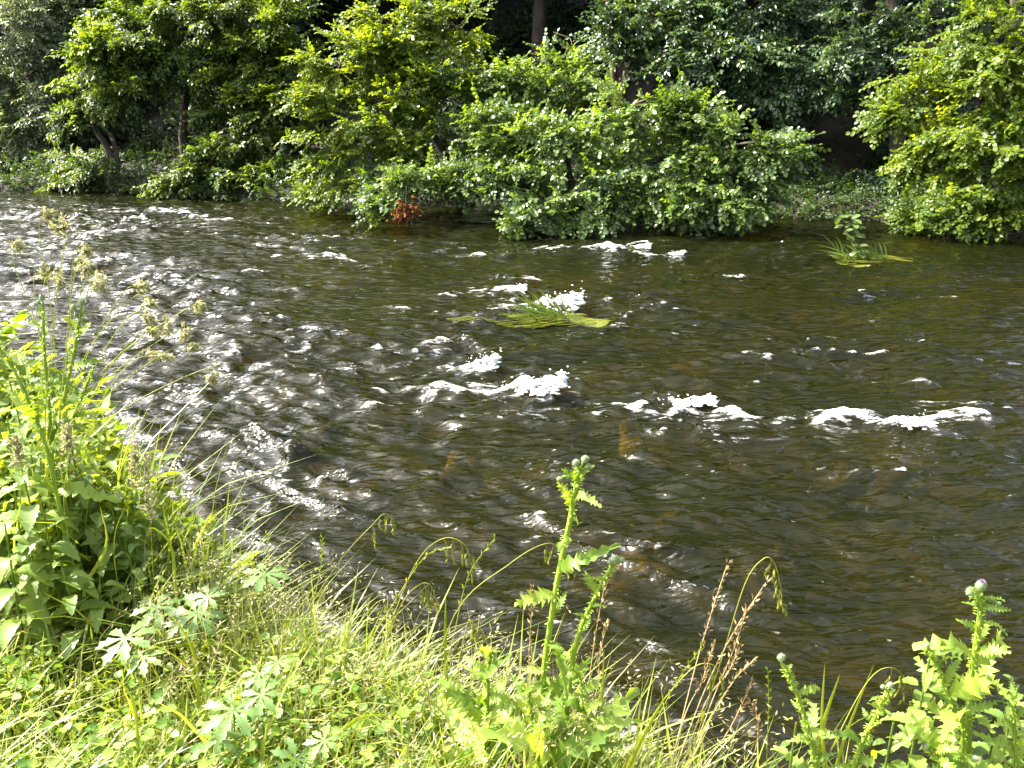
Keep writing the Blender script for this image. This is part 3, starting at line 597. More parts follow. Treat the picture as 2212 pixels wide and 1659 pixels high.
# white water thrown up where the current breaks
def foam_lump(u, v, ru, hz, lab, tail=1.0, seed=0):
    p = onz(u, v); d = np.linalg.norm(p - CAM); s = d / FPX; w = ru * s * .8; r_ = np.random.default_rng(seed + 900); m = MB()
    for k in range(150):
        f = r_.random() ** .9; x = w * (.85 - 2.0 * f * tail) ; k_ = 1 - .8 * f; y = r_.normal() * w * .25 * (1 + .6 * f)
        rr = w * r_.uniform(.05, .15) * (.35 + .65 * k_)
        blob(m, (x, y, hz * k_ * np.exp(-(y / (w * .4)) ** 2) * r_.uniform(.2, .95) - rr * .25), (rr * 2.0, rr * 1.0, rr * .6), int(r_.integers(1e6)), 8, 5, .5)
    for k in range(40):   # droplets and small clots on the fringe
        f = r_.random(); rr = w * r_.uniform(.012, .04)
        blob(m, (w * (1.1 - 2.8 * f * tail), r_.normal() * w * .38, hz * (1 - .7 * f) * r_.uniform(.1, 1.25)), (rr * 1.6, rr, rr), int(r_.integers(1e6)), 6, 4, .3)
    o = m.build('white_foam', M_FOAM, None, True, 'stuff'); o.location = (p[0], p[1], float(water(np.array([p[0]]), np.array([p[1]]))[0][0]) * .6); tag(o, lab); return o
FOAMS = [(1215, 668, 58, .24, 'biggest white foam heap right of the river grass tuft', .8), (1115, 632, 30, .10, 'small foam heap behind the river grass tuft', 1), (1180, 850, 60, .19, 'large foam crest below the river grass tuft', 1.1),
         (1055, 798, 34, .17, 'pointed foam crest left of the large foam crest', 1), (1510, 885, 46, .08, 'left end of the long foam line at right centre', 1.2), (1985, 930, 42, .08, 'right end of the long foam line', 1), (1850, 902, 26, .05, 'middle foam of the long foam line', 1.4),
         (1390, 538, 22, .10, 'far foam crest near the rounded alder', 1.6), (1465, 552, 20, .06, 'far flat foam right of the far foam crest', 1)]
for i, (u, v, ru, hz, lab, tl) in enumerate(FOAMS): foam_lump(u, v, ru, hz, lab, tl, i)

# dead leaves caught on an alder twig, sticks at the right waterline, bleached branch in the gap
c2 = at(878, 456, 16.35); dl = empty('dead_leaf_clump', c2, 'clump of rust brown dead leaves hanging to the water from the alder', 'leaf clump')
m = MB(); n = 260; p = r.normal(size=(n, 3)) * np.array([.10, .08, .09]) + np.array([-.02, 0, -.02]); p[:, 0] -= .5 * np.clip(-p[:, 2], 0, 1)
inst(m, leaf_round(.075, .05, .4, .3), frames(r.normal(size=(n, 3)) + np.array([-.3, 0, -.8]), r.normal(size=(n, 3))), p, r.random(n)); m.build('dead_leaves', M_DEAD, dl, False, 'stuff')
m = MB()
for k in range(9):
    v, q = tube(curve([r.normal(size=3) * .05 + (.0, 0, .18), r.normal(size=3) * .06, r.normal(size=3) * .1 + (-.06, 0, -.14)], 6), .004, 4); m.add(v, q)
v, q = tube(curve([(.02, .0, .45), (.0, 0, .2), (-.02, 0, 0)], 6), .007, 4); m.add(v, q); m.build('twig', M_BARK, dl, True)
c3 = onz(1935, 478, .03); dw = empty('driftwood', c3, 'small tangle of brown sticks at the waterline near the right edge', 'driftwood')
for k in range(12):
    m = MB(); a = r.normal() * .25; L_ = r.uniform(.25, .6); v, q = tube(curve([(-.3 + .25 * r.random(), r.normal() * .08, .02), (-.05, r.normal() * .05, .08 + .08 * r.random()), (L_ * .8, r.normal() * .1, .02 + .12 * r.random())], 6), np.linspace(.014, .006, 6), 5); m.add(v, q); m.build('stick', M_BARK_WARM, dw, True)
db = [at(1195, 70, 22.0), at(1232, 84, 21.9), at(1240, 100, 21.8), at(1290, 102, 21.9), at(1330, 88, 22.0), at(1385, 70, 22.1)]
c4 = db[0]; m = MB(); v, q = tube(curve(np.array(db) - c4, 16), np.linspace(.018, .030, 16), 6); m.add(v, q); v, q = tube(curve(np.array([db[2], at(1225, 108, 21.8), at(1218, 122, 21.8)]) - c4, 6), .012, 5); m.add(v, q)
o = m.build('dead_branch', M_BARK_WARM, None, True); o.location = c4; tag(o, 'thin pale crooked branch in the dark gap above the rounded alder', 'branch')

# ------------------------------------------------------------------ near bank vegetation
def scatter(r, n, x0, x1, d0, d1):
    x = r.uniform(x0, x1, n); dd = r.uniform(d0, d1, n); y = np.interp(x, EX, EY) + dd / .8
    return x, y, ground_z(x, y)
def grass_mass(name, label, mat, n, x0, x1, d0, d1, h0, h1, w0, w1, lean=.45, wind=(.25, -.05), seed=0, clump=.0, sel=None):
    r = np.random.default_rng(seed); x, y, z = scatter(r, n, x0, x1, d0, d1)
    if clump: k = lump(x * 3 + 7, y * 3) + r.normal(size=n) * .4 > clump; x, y, z = x[k], y[k], z[k]
    if sel is not None: k = sel(x, y); x, y, z = x[k], y[k], z[k]
    n = len(x); h = r.uniform(h0, h1, n) * np.clip(1 + .22 * lump(x * 2, y * 2 + 3), .6, 1.6); w = r.uniform(w0, w1, n); a = r.random(n) * 2 * PI
    ln = np.stack([np.cos(a), np.sin(a)], -1) * (lean * r.random(n) ** .7)[:, None] + np.array(wind) * r.random((n, 1))
    sd = nrm(np.stack([-np.sin(a + r.normal(size=n) * .6), np.cos(a), np.zeros(n)], -1)) * w[:, None] / 2
    P = []
    for t in (0, .38, .72, 1.0):
        P.append(np.stack([x + ln[:, 0] * h * t * t * 1.5, y + ln[:, 1] * h * t * t * 1.5, z - .01 + h * (t - .38 * np.minimum(np.linalg.norm(ln, axis=1), 1.1) * t * t)], -1))
    Vb = np.stack([P[0] - sd * .7, P[0] + sd * .7, P[1] - sd, P[1] + sd, P[2] - sd * .7, P[2] + sd * .7, P[3]], 1)
    o7 = (np.arange(n) * 7)[:, None, None]
    mb_ = MB(); mb_.add(Vb.reshape(-1, 3), (np.array([[0, 1, 3, 2], [2, 3, 5, 4]])[None] + o7).reshape(-1, 4), (np.array([[4, 5, 6]])[None] + o7).reshape(-1, 3), np.repeat(np.clip(.5 + .25 * r.normal(size=n), 0, 1), 7))
    o = mb_.build(name, mat, None, False, 'stuff'); tag(o, label); return o
grass_mass('grass', 'short dense sunlit grass of the near bank', M_GRASS, 42000, -3.2, 2.4, -1.5, .12, .07, .20, .0035, .0095, .8, seed=61)
grass_mass('grass', 'longer loose grass along the edge of the near bank', M_GRASS, 9000, -3.4, 2.4, -.45, .30, .14, .36, .003, .009, .75, (.35, 0), seed=62, clump=-.2)
grass_mass('grass', 'dry straw coloured grass mixed into the bank sward', M_STRAW, 2600, -3.0, 2.2, -1.3, .22, .08, .30, .0018, .004, .95, seed=63)
grass_mass('grass', 'sparse grass on the bank slope below the edge', M_GRASS, 7000, -4, 2.6, .1, .70, .12, .32, .003, .008, .6, (.1, .1), seed=64)
grass_mass('grass', 'rough grass of the bank upstream and behind the camera', M_GRASS, 9000, -12, 6, -3, .4, .12, .32, .006, .012, .6, seed=65, sel=lambda x, y: (x < -3) | (x > 2.3))
# low clover and mixed leaves
r = np.random.default_rng(66); x, y, z = scatter(r, 22000, -3.0, 1.2, -1.5, .05); k = (lump(x * 2 + 3, y * 2) + r.normal(size=len(x)) * .5 > .0) & (x < .2 + r.normal(size=len(x)) * .3); x, y, z = x[k], y[k], z[k]; n = len(x)
mb_ = MB(); inst(mb_, leaf_round(.024, .021, .1, .1), frames(nrm(r.normal(size=(n, 3)) * np.array([1, 1, .2])), nrm(np.array([0, 0, 1.]) + .45 * r.normal(size=(n, 3)))) * (.6 + .8 * r.random((n, 1, 1))), np.stack([x, y, z + .05 + .12 * r.random(n)], -1), r.random(n))
tag(mb_.build('clover', M_CLOVER, None, False, 'stuff'), 'low clover and small round leaves among the short grass')
# fine pale seeding grass in the sward
def spikelets(mb_, P, D, L_, W_, a):
    inst(mb_, leaf_kite(L_, W_, .25, .05), frames(D, nrm(rs.normal(size=D.shape))), P, a); inst(mb_, leaf_kite(L_, W_, .25, .05), frames(D, nrm(rs.normal(size=D.shape))), P, a)
rs = np.random.default_rng(67); mb_ = MB(); x, y, z = scatter(rs, 240, -1.1, .35, -.40, .12)
for i in range(len(x)):
    h = rs.uniform(.22, .46); a = rs.random() * 6.28; l_ = rs.uniform(.1, .6) * h
    P = curve([(x[i], y[i], z[i]), (x[i] + math.cos(a) * l_ * .3 + .02, y[i] + math.sin(a) * l_ * .3, z[i] + h * .7), (x[i] + math.cos(a) * l_ + .08, y[i] + math.sin(a) * l_ * .8, z[i] + h * .88)], 7)
    strand(mb_, P, .0016, .6, np.array([0, 1., .4])); n = 16; t = rs.integers(4, 7, n); D = nrm(np.array([.3, 0, .1]) + rs.normal(size=(n, 3)) * np.array([.8, .8, .6])); q = P[t] + D * rs.uniform(.005, .03, (n, 1)); inst(mb_, leaf_kite(.013, .0035, .2, 0), frames(D, nrm(rs.normal(size=(n, 3)))), q, rs.random(n))
tag(mb_.build('seeding_grass', M_STRAW, None, False, 'stuff'), 'mass of fine pale seeding grass heads along the bank edge')

# leaf shapes
def thistle_leaf(seed, arch=.12, curl=.25):
    r = np.random.default_rng(seed); s = np.linspace(0, 1, 19); env = (.12 + .05 * r.random()) * np.sin(PI * s ** .75) ** .8 + .012; mod = np.where(np.arange(19) % 2 == 1, 1.05 + .45 * r.random(19), .42 + .2 * r.random(19)); V_ = []
    mid = np.stack([s, .03 * np.sin(s * 4 + seed), arch * np.sin(PI * s) - curl * s * s], -1); V_ += list(mid)
    for sg in (1, -1):
        w = env * mod * (.85 + .3 * r.random(19)); w[-1] = 0; V_ += list(mid + np.stack([np.where(mod > 1, .045, -.005), sg * w, .25 * w + r.normal(size=19) * .045 * (w > .05)], -1))
    i = np.arange(18); return np.array(V_), np.concatenate([np.stack([i, i + 1, 19 + i + 1, 19 + i], -1), np.stack([i, 38 + i, 38 + i + 1, i + 1], -1)])
def nettle_leaf(seed, curl=.35):
    r = np.random.default_rng(seed); n = 15; s = np.linspace(0, 1, n); env = .62 * s ** .45 * (1 - s) ** .75; mod = np.where(np.arange(n) % 2 == 1, 1.08, .90)
    mid = np.stack([s, 0 * s, .06 * np.sin(PI * s) - curl * s * s], -1); V_ = list(mid)
    for sg in (1, -1):
        w = env * mod; w[0] = .01; w[-1] = 0; V_ += list(mid + np.stack([np.where(mod > 1, .03, 0), sg * w, .28 * w + r.normal(size=n) * .008], -1))
    i = np.arange(n - 1); return np.array(V_), np.concatenate([np.stack([i, i + 1, n + i + 1, n + i], -1), np.stack([i, 2 * n + i, 2 * n + i + 1, i + 1], -1)])
def crane_leaf(seed):
    r = np.random.default_rng(seed); V_ = []; Q_ = []; st = [(.02, .02), (.28, .07), (.48, .19), (.58, .10), (.72, .17), (.82, .07), (1.0, .0)]
    for k, an in enumerate(np.linspace(-2.55, 2.55, 7)):
        an += r.normal() * .05; sc = 1 - .12 * abs(an) / 2.5 + r.normal() * .04; b = len(V_); n = len(st); c, s_ = math.cos(an), math.sin(an)
        for j, lr in enumerate((0, 1, -1)):
            for q, (l_, w) in enumerate(st):
                l2 = l_ + (.07 if lr and q in (2, 4) else 0); x_, y_ = l2 * sc, lr * w * sc; V_.append((x_ * c - y_ * s_, x_ * s_ + y_ * c, .10 * l_ - .28 * l_ * l_ + .12 * w * abs(lr) + r.normal() * .012))
        i = np.arange(n - 1); Q_.append(np.concatenate([np.stack([b + i, b + i + 1, b + n + i + 1, b + n + i], -1), np.stack([b + i, b + 2 * n + i, b + 2 * n + i + 1, b + i + 1], -1)]))
    return np.array(V_), np.concatenate(Q_)
def as_mesh(name, vq, mat, a=.5):
    m = MB(); m.add(vq[0], vq[1], None, a); return m.mesh(name, mat)
TL = [as_mesh('thistle_leaf', thistle_leaf(i, .10 + .06 * (i % 3), (.05, .35, .7, .2, -.25)[i % 5]), M_THISTLE, .1 + .09 * i) for i in range(10)]
NL = [as_mesh('nettle_leaf', nettle_leaf(i, (.25, .5, .75)[i % 3]), M_NETTLE, .25 + .25 * i) for i in range(3)]
CL = [as_mesh('cranesbill_leaf', crane_leaf(i), M_CRANE, .3 + .2 * i) for i in range(3)]
def bud_mesh(purple):
    m = MB(); blob(m, (0, 0, .5), (.46, .46, .52), 5, 14, 9, .03); r = np.random.default_rng(9); n = 120; d = nrm(r.normal(size=(n, 3)) + np.array([0, 0, .25])); p = d * .44 + np.array([0, 0, .5])
    inst(m, leaf_kite(.20, .06, .2, -.1), frames(nrm(d + np.array([0, 0, .55])), d), p, r.random(n)); return m.mesh('flower_head', M_BUD)
BUD = bud_mesh(False)
m = MB(); r = np.random.default_rng(10); n = 60; d = nrm(r.normal(size=(n, 3)) * .28 + np.array([0, 0, 1.])); inst(m, leaf_kite(.55, .06, .2, 0), frames(d, r.normal(size=(n, 3))), np.tile([[0, 0, .75]], (n, 1)) + d * .05, r.random(n)); TUFT = m.mesh('florets', M_PURPLE)
def bud(root, p, size, purple, d=(0, 0, 1)):
    size = size * .68; o = place(BUD, 'flower_head', root, p, np.cross([0.3, 1, 0], d), d, size)
    if purple: link('florets', TUFT, o)
    return o
def thistle(label, px, Y, r0, leafL, nl, buds, seed, group='thistles on the near bank', start=.05, bare=None, spread=1.0):
    r = np.random.default_rng(seed); Pw = [at(u, v, Y) for u, v in px]; gx_, gy_ = Pw[0][0], Pw[0][1]; gzv = float(ground_z(gx_, gy_))
    if Pw[0][2] > gzv + .03: Pw = [np.array([gx_ + .3 * (Pw[0][0] - Pw[1][0]), gy_, gzv - .02])] + Pw
    o = Pw[0].copy(); root = empty('thistle', o, label, 'thistle', group); P = curve(np.array(Pw) - o, 26)
    m = MB(); v, q = tube(P, np.linspace(r0, r0 * .55, 26) * 1.08, 8); m.add(v, q, None, .5 + .3 * r.random())
    n = 240; t = r.random(n) * 24.9; i = t.astype(int); pp = P[i] + (P[i + 1] - P[i]) * (t - i)[:, None]; an = r.random(n) * 6.28; d = np.stack([np.cos(an), np.sin(an), .35 * r.normal(size=n)], -1)
    inst(m, leaf_kite(.011, .004, .1, 0), frames(d, np.tile([[0, 0, 1.]], (n, 1))), pp + d * r0 * .55, np.full(n, .7)); m.build('stem', M_TSTEM, root, True)
    an = r.random() * 6.28
    for k in range(nl):
        f = start + (1 - start) * (k + .5) / nl; f = min(f, .94); q = f * 25; i = int(q); p = P[i] + (P[min(i + 1, 25)] - P[i]) * (q - i); an += 2.4 + r.normal() * .3; s = leafL * (1.3 - 1.0 * f) * (.75 + .5 * r.random())
        d = np.array([math.cos(an) * spread, math.sin(an) * .75, .25 + .5 * f + .45 * r.normal()]); place(TL[int(r.integers(10))], 'leaf', root, p, d, (r.normal() * .5, -.55 + .4 * r.normal(), .8), s * (.6 + .8 * r.random()))
    for u, v, s, pu in buds:
        b = at(u, v, Y) - o; top = P[int(np.argmin(np.linalg.norm(P - b - (0, 0, -.03), axis=1)))]; top = P[-1] if np.linalg.norm(P[-1] - b) < .12 else top
        if np.linalg.norm(top - b) > s * .5: m = MB(); vv, qq = tube(curve([top, (top + b) / 2 + (0, 0, -.004), b], 5), r0 * .35, 5); m.add(vv, qq, None, .5); m.build('stalk', M_TSTEM, root, True)
        bud(root, b - np.array([0, 0, s * .4]), s, pu, nrm(b - top + np.array([0, -.01, .03])))
    return root
thistle('tallest thistle in the middle with two round green buds at its tip', [(1168, 1640), (1172, 1480), (1200, 1280), (1228, 1140), (1245, 1050), (1252, 1015)], 1.62, .0075, .10, 20, [(1245, 998, .021, 0), (1262, 990, .022, 0), (1268, 1005, .016, 0), (1214, 1030, .016, 0)], 1)
thistle('shorter thistle leaning right beside the tallest thistle', [(1215, 1640), (1240, 1410), (1280, 1300), (1322, 1222)], 1.60, .0065, .085, 12, [(1328, 1204, .022, 0), (1340, 1208, .017, 0), (1318, 1212, .015, 0)], 2)
thistle('leafy thistle without flowers at the foot of the tallest thistle', [(1040, 1659), (1050, 1560), (1055, 1460), (1062, 1400)], 1.60, .006, .15, 26, [], 3, start=.0)
thistle('low spreading thistle below the tallest thistle at the bottom edge', [(1185, 1700), (1175, 1620), (1150, 1560), (1140, 1480)], 1.54, .006, .16, 26, [], 4, start=.0)
thistle('broad low thistle right of the tallest thistle at the bottom', [(1290, 1700), (1280, 1600), (1262, 1530), (1250, 1450)], 1.57, .005, .13, 22, [], 14, start=.0)
thistle('thistle with one spiny green head right of the dry grass stalks', [(1765, 1690), (1752, 1600), (1722, 1500), (1690, 1435)], 1.55, .0065, .095, 14, [(1688, 1418, .024, 0)], 5)
thistle('small leaning thistle between the dry grass and the large right thistle', [(1838, 1690), (1860, 1610), (1895, 1540), (1918, 1490)], 1.52, .006, .08, 13, [(1922, 1478, .020, 0), (1908, 1482, .014, 0)], 6)
thistle('large branching thistle at the right with one purple flower', [(2085, 1690), (2095, 1500), (2108, 1400), (2118, 1320), (2114, 1285)], 1.56, .0085, .11, 22, [(2118, 1262, .030, 1), (2100, 1275, .028, 0), (2138, 1290, .018, 0), (2152, 1300, .016, 0)], 7)
thistle('left side branch of leafy thistle growth under the large purple thistle', [(2080, 1600), (2055, 1520), (2025, 1440), (2005, 1400)], 1.54, .006, .11, 14, [(2003, 1392, .016, 0)], 8)
thistle('low thistle with two purple buds in the bottom right corner', [(2060, 1720), (2050, 1680), (2030, 1630), (2012, 1616)], 1.44, .005, .12, 18, [(2000, 1610, .020, 1), (2098, 1632, .022, 1)], 9, start=0)
thistle('bushy thistle cut by the right edge at the bottom', [(2190, 1720), (2195, 1640), (2190, 1560), (2185, 1500)], 1.50, .006, .10, 16, [], 10, start=0)
thistle('upright thistle at the left with a purple bud above the ripples', [(112, 990), (108, 900), (96, 760), (93, 660)], 2.25, .006, .10, 18, [(91, 640, .024, 1), (84, 652, .016, 0)], 11)
thistle('pale-headed thistle right of the upright purple thistle at left', [(112, 1000), (135, 880), (160, 760), (172, 690)], 2.28, .0065, .10, 16, [(160, 662, .024, 0), (176, 650, .026, 0), (182, 668, .020, 0), (166, 676, .018, 0)], 12)
thistle('thistle stem slanting in from the left edge', [(110, 1010), (70, 890), (30, 800), (-10, 740)], 2.2, .006, .09, 14, [(-14, 735, .018, 0)], 13)
thistle('forked thistle stem rising right under the cream grass heads', [(118, 1000), (150, 920), (180, 850), (200, 800)], 2.3, .0055, .09, 14, [(203, 792, .014, 0)], 15)

def nettle(label, u, v, Y, h, s, seed, lean=(0, 0), group='nettles on the near bank'):
    """u, v: picture place of the top"""
    r = np.random.default_rng(seed + 300); top = at(u, v, Y); gzv = float(ground_z(top[0], top[1])); o = np.array([top[0] - lean[0], top[1] - lean[1], gzv]); root = empty('nettle', o, label, 'nettle', group)
    P = curve([(0, 0, -.02), (lean[0] * .3, lean[1] * .3, (top[2] - gzv) * .5), top - o], 18); m = MB(); vv, qq = tube(P, np.linspace(.0042, .002, 18), 6); m.add(vv, qq, None, .3); m.build('stem', M_NETTLE, root, True)
    H = top[2] - gzv; np_ = max(4, int(min(H, h) / .055)); a0 = r.random() * 3
    for k in range(np_):
        f = 1 - (k / np_) * min(1, h / max(H, .05)) * .85; q = max(0, min(16.99, f * 17)); i = int(q); p = P[i] + (P[i + 1] - P[i]) * (q - i); L_ = s * min(1, .35 + .22 * k) * (.85 + .3 * r.random())
        for sg in (0, PI):
            an = a0 + k * PI / 2 + sg + r.normal() * .15; d = np.array([math.cos(an), math.sin(an), .15 - .06 * k * .5 + .15 * r.normal()]); place(NL[int(r.integers(3))], 'leaf', root, p + nrm(d) * .012, d, (0, 0, 1), L_)
    return root
for i, (u, v, Y, s, lab) in enumerate([(62, 960, 2.30, .085, 'nettle below the slanting thistle stem at the left edge'), (30, 1050, 2.2, .085, 'nettle at the left edge, halfway up the picture'), (120, 1040, 2.25, .09, 'large-leaved nettle left of the bank edge among pale seed heads'),
        (190, 1075, 2.3, .085, 'nettle behind the big hanging leaf, close to the water'), (155, 1150, 2.18, .10, 'nettle with the palest drooping top leaves at left'), (240, 1130, 2.26, .095, 'nettle with broad hanging leaves beside the water at left'),
        (285, 1135, 2.24, .08, 'rightmost nettle of the left cluster, against the dark water'), (60, 1180, 2.1, .09, 'low nettle in front of the cluster near the left edge'), (215, 1230, 2.1, .085, 'lowest nettle of the left cluster above the short grass'), (15, 900, 2.35, .08, 'topmost nettle at the left edge under the slanting thistle')]):
    nettle(lab, u, v, Y, .42, s, i, (.03 * math.sin(i), 0))
for i, (u, v, Y, s, lab) in enumerate([(95, 870, 2.38, .08, 'nettle top between the two left thistle stems'), (150, 935, 2.36, .085, 'nettle under the forked thistle stem at left'), (170, 1000, 2.3, .08, 'nettle at the bank edge below the lowest cream head'), (235, 1075, 2.26, .08, 'nettle beside the grey wave at the left bank edge'),
        (40, 985, 2.15, .09, 'nettle filling the left edge below the topmost one'), (95, 1110, 2.12, .095, 'broad nettle in the middle of the left cluster'), (10, 1130, 2.05, .09, 'nettle cut by the left edge, low down'), (280, 1190, 2.2, .085, 'nettle with dark hanging leaves right above the bank corner'), (320, 1215, 2.16, .07, 'small nettle farthest right at the bank corner'), (130, 1210, 2.06, .085, 'nettle low in front of the pale drooping one'), (20, 820, 2.42, .075, 'small nettle top behind the slanting thistle stem')]):
    nettle(lab, u, v, Y, .45, s, 70 + i, (.02 * math.cos(i), 0))
r = np.random.default_rng(68); x, y, z = scatter(r, 3400, -2.6, -.80, -.6, .25); k = y > 2.3 + .08 * r.normal(size=len(x)); x, y, z = x[k], y[k], z[k]; h_ = np.interp(x, [-2.6, -1.5, -.95, -.8], [.62, .48, .22, .12]); p = np.stack([x, y, z + h_ * r.random(len(x)) ** 1.2], -1); mb_ = MB(); LO = (np.array([[0, 0, 0], [.28, .29, .06], [.62, .20, .02], [1, 0, -.2], [.62, -.20, .02], [.28, -.29, .06]]) * .050, np.array([[0, 3, 2, 1], [0, 5, 4, 3]]), np.zeros((0, 3), int)); TS = [spray(LO, 7, .12, 150 + i) for i in range(4)]; n = len(x)
d = nrm(r.normal(size=(n, 3)) * np.array([1, 1, .5]) + np.array([0, 0, .25])); M_ = frames(d, nrm(np.array([0, -.2, 1.]) + .5 * r.normal(size=(n, 3)))) * (.7 + .6 * r.random((n, 1, 1))); idx = r.integers(4, size=n); vr = r.random(n)
for q_ in range(4): w = idx == q_; inst(mb_, TS[q_], M_[w], p[w], vr[w])
tag(mb_.build('leafy_herbs', M_HERB2, None, False, 'stuff'), 'mass of small leafy herbs filling the left bank under the nettles')
grass_mass('grass', 'tall loose grass blades standing among the left nettles', M_GRASS, 1500, -2.6, -.85, -.5, .3, .25, .62, .004, .009, .5, (.2, 0), seed=69, sel=lambda x, y: y > 2.25)
for i, (u, v, Y, s, lab) in enumerate([(2012, 1402, 1.58, .07, 'slim nettle with catkins behind the large right thistle'), (1985, 1545, 1.56, .075, 'nettle left of the large right thistle, near the bottom'), (1930, 1560, 1.55, .06, 'small nettle between the leaning thistle and the right nettles'),
        (2200, 1480, 1.6, .075, 'nettle at the right edge beyond the large thistle'), (1720, 1560, 1.56, .05, 'thin narrow-leaved herb left of the spiny-headed thistle'), (2150, 1580, 1.56, .075, 'nettle under the large right thistle near the corner')]):
    nettle(lab, u, v, Y, .3, s, 40 + i)

def cranesbill(label, leaves, Y, seed):
    r = np.random.default_rng(seed + 700); b = at(leaves[0][0], leaves[0][1] + 60, Y); gzv = float(ground_z(b[0], b[1])); o = np.array([b[0], b[1], gzv]); root = empty('cranesbill', o, label, 'cranesbill', 'cranesbills in the bank grass')
    for k, (u, v, s) in enumerate(leaves):
        p = at(u, v, Y - .04 * k) - o; m = MB(); vv, qq = tube(curve([(0, 0, -.02), (p[0] * .3, p[1] * .3, p[2] * .6), p], 8), .0018, 5); m.add(vv, qq, None, .6); m.build('leaf_stalk', M_CRANE, root, True)
        an = -1.57 + r.normal() * .9; place(CL[k % 3], 'leaf', root, p, (math.cos(an), math.sin(an), -.10 + .15 * r.normal()), (r.normal() * .25, -.35, 1), s)
for i, (lv, Y, lab) in enumerate([([(575, 1240, .072)], 2.0, 'cranesbill leaf standing tallest against the dark ripples'), ([(338, 1310, .075), (395, 1345, .06)], 2.02, 'cranesbill at the bank corner left of the bent white blade'),
        ([(425, 1325, .085), (450, 1290, .055)], 2.0, 'pale cranesbill right of the bank corner beside the ripples'), ([(272, 1378, .085), (310, 1420, .06)], 1.85, 'cranesbill in the sward below the nettle cluster'), ([(505, 1535, .085), (470, 1590, .06)], 1.62, 'dark-shadowed cranesbill low in the grass at bottom centre left'),
        ([(565, 1500, .06)], 1.66, 'small yellowish cranesbill right of the dark-shadowed one'), ([(560, 1455, .05), (600, 1430, .045)], 1.75, 'small cranesbill in the mid sward'), ([(640, 1640, .065), (700, 1600, .05)], 1.55, 'cranesbill at the bottom edge left of the thistles')]):
    cranesbill(lab, lv, Y, i)

# individual grass stalks with seed heads
def stalk(label, px, Y, kind, frac=.3, r0=.0016, seed=0, group=None, blades=1, name='grass_stalk'):
    global rs
    rs = np.random.default_rng(seed + 2000); r = rs; Pw = [at(u, v, Y) for u, v in px]; gzv = float(ground_z(Pw[0][0], Pw[0][1]))
    if Pw[0][2] > gzv + .02: Pw = [np.array([Pw[0][0] - .15 * (Pw[1][0] - Pw[0][0]), Pw[0][1], gzv - .02])] + Pw
    Pw = np.array(Pw); Pw[:, 1] += np.linspace(0, r.normal() * .08, len(Pw))
    o = Pw[0].copy(); root = empty(name, o, label, 'grass', group); n = 34; P = curve(Pw - o, n); sm, hm = {'panicle': (M_GRASS, M_PANICLE), 'droop': (M_SEED, M_SEED), 'dry': (M_DRY, M_DRY), 'spike': (M_GRASS, M_GRASS), 'straw': (M_STRAW, M_STRAW)}[kind]
    m = MB(); v, q = tube(P, np.linspace(r0, r0 * .4, n), 5); m.add(v, q, None, .75); m.build('stem', sm, root, True)
    h0 = int(n * (1 - frac)); m = MB(); T = nrm(np.gradient(P, axis=0))
    if kind == 'panicle':
        for i in range(h0, n):
            f = (i - h0) / max(1, n - 1 - h0); L_ = .021 * (1 - .75 * f) + .003
            for k in range(3):
                d = nrm(T[i] * .9 + r.normal(size=3) * np.array([.35, .35, .5])); c = P[i] + d * L_ * r.uniform(.3, 1); kk = 6; D = nrm(d[None] + r.normal(size=(kk, 3)) * .45)
                spikelets(m, c + r.normal(size=(kk, 3)) * .004, D, .014, .006, r.random(kk))
    elif kind == 'droop':
        for i in range(h0, n, 2):
            f = (i - h0) / max(1, n - 1 - h0); c = P[i]; L_ = r.uniform(.03, .07) * (1 - .5 * f); b = c + np.array([r.normal() * .008 + .004, r.normal() * .008, -L_]); m2 = curve([c, (c + b) / 2 + (.004, 0, .003), b], 5); strand(m, m2, .0009, .6, np.array([0, 1., 0]))
            kk = 7; t = np.linspace(.35, 1, kk); q_ = c + (b - c) * t[:, None]; D = nrm(np.array([0, 0, -1.]) + r.normal(size=(kk, 3)) * .22); spikelets(m, q_, D, .015, .0045, r.random(kk))
    elif kind in ('dry', 'straw'):
        for i in range(h0, n):
            kk = 3; D = nrm(T[i][None] + r.normal(size=(kk, 3)) * .38); spikelets(m, P[i] + D * .004, D, .013, .0038, r.random(kk))
    else:
        for i in range(h0, n):
            D = nrm(T[i][None] * .9 + np.array([[(-1) ** i * .5, 0, 0]])); spikelets(m, P[i][None], D, .014, .005, r.random(1))
    m.build('seed_head', hm, root)
    for k in range(blades):
        i = int(r.integers(4, max(6, h0 // 2))); L_ = r.uniform(.14, .26); sg = 1 if r.random() < .6 else -1; t = np.linspace(0, 1, 7)[:, None]
        m = MB(); strand(m, P[i] + T[i] * L_ * .7 * t + np.array([sg * L_ * .6, r.normal() * .08, -.12]) * t * t, .007, r.random(), np.array([0, 1., .5])); m.build('blade', M_GRASS if kind != 'dry' else M_DRY, root)
    return root
CREAM = [((403, 687), (370, 690)), ((393, 724), (360, 726)), ((415, 752), (365, 757)), ((335, 684), (285, 680)), ((352, 715), (322, 716)), ((305, 741), (270, 742)), ((345, 785), (275, 790)), ((455, 822), (432, 802)), ((330, 650), (292, 640)), ((280, 640), (245, 645)), ((240, 607), (200, 600)), ((247, 590), (222, 584)), ((218, 568), (190, 566)), ((195, 545), (168, 552)), ((150, 600), (112, 603)), ((95, 590), (72, 610)), ((188, 472), (180, 495)), ((60, 478), (50, 505)), ((16, 540), (14, 575))]
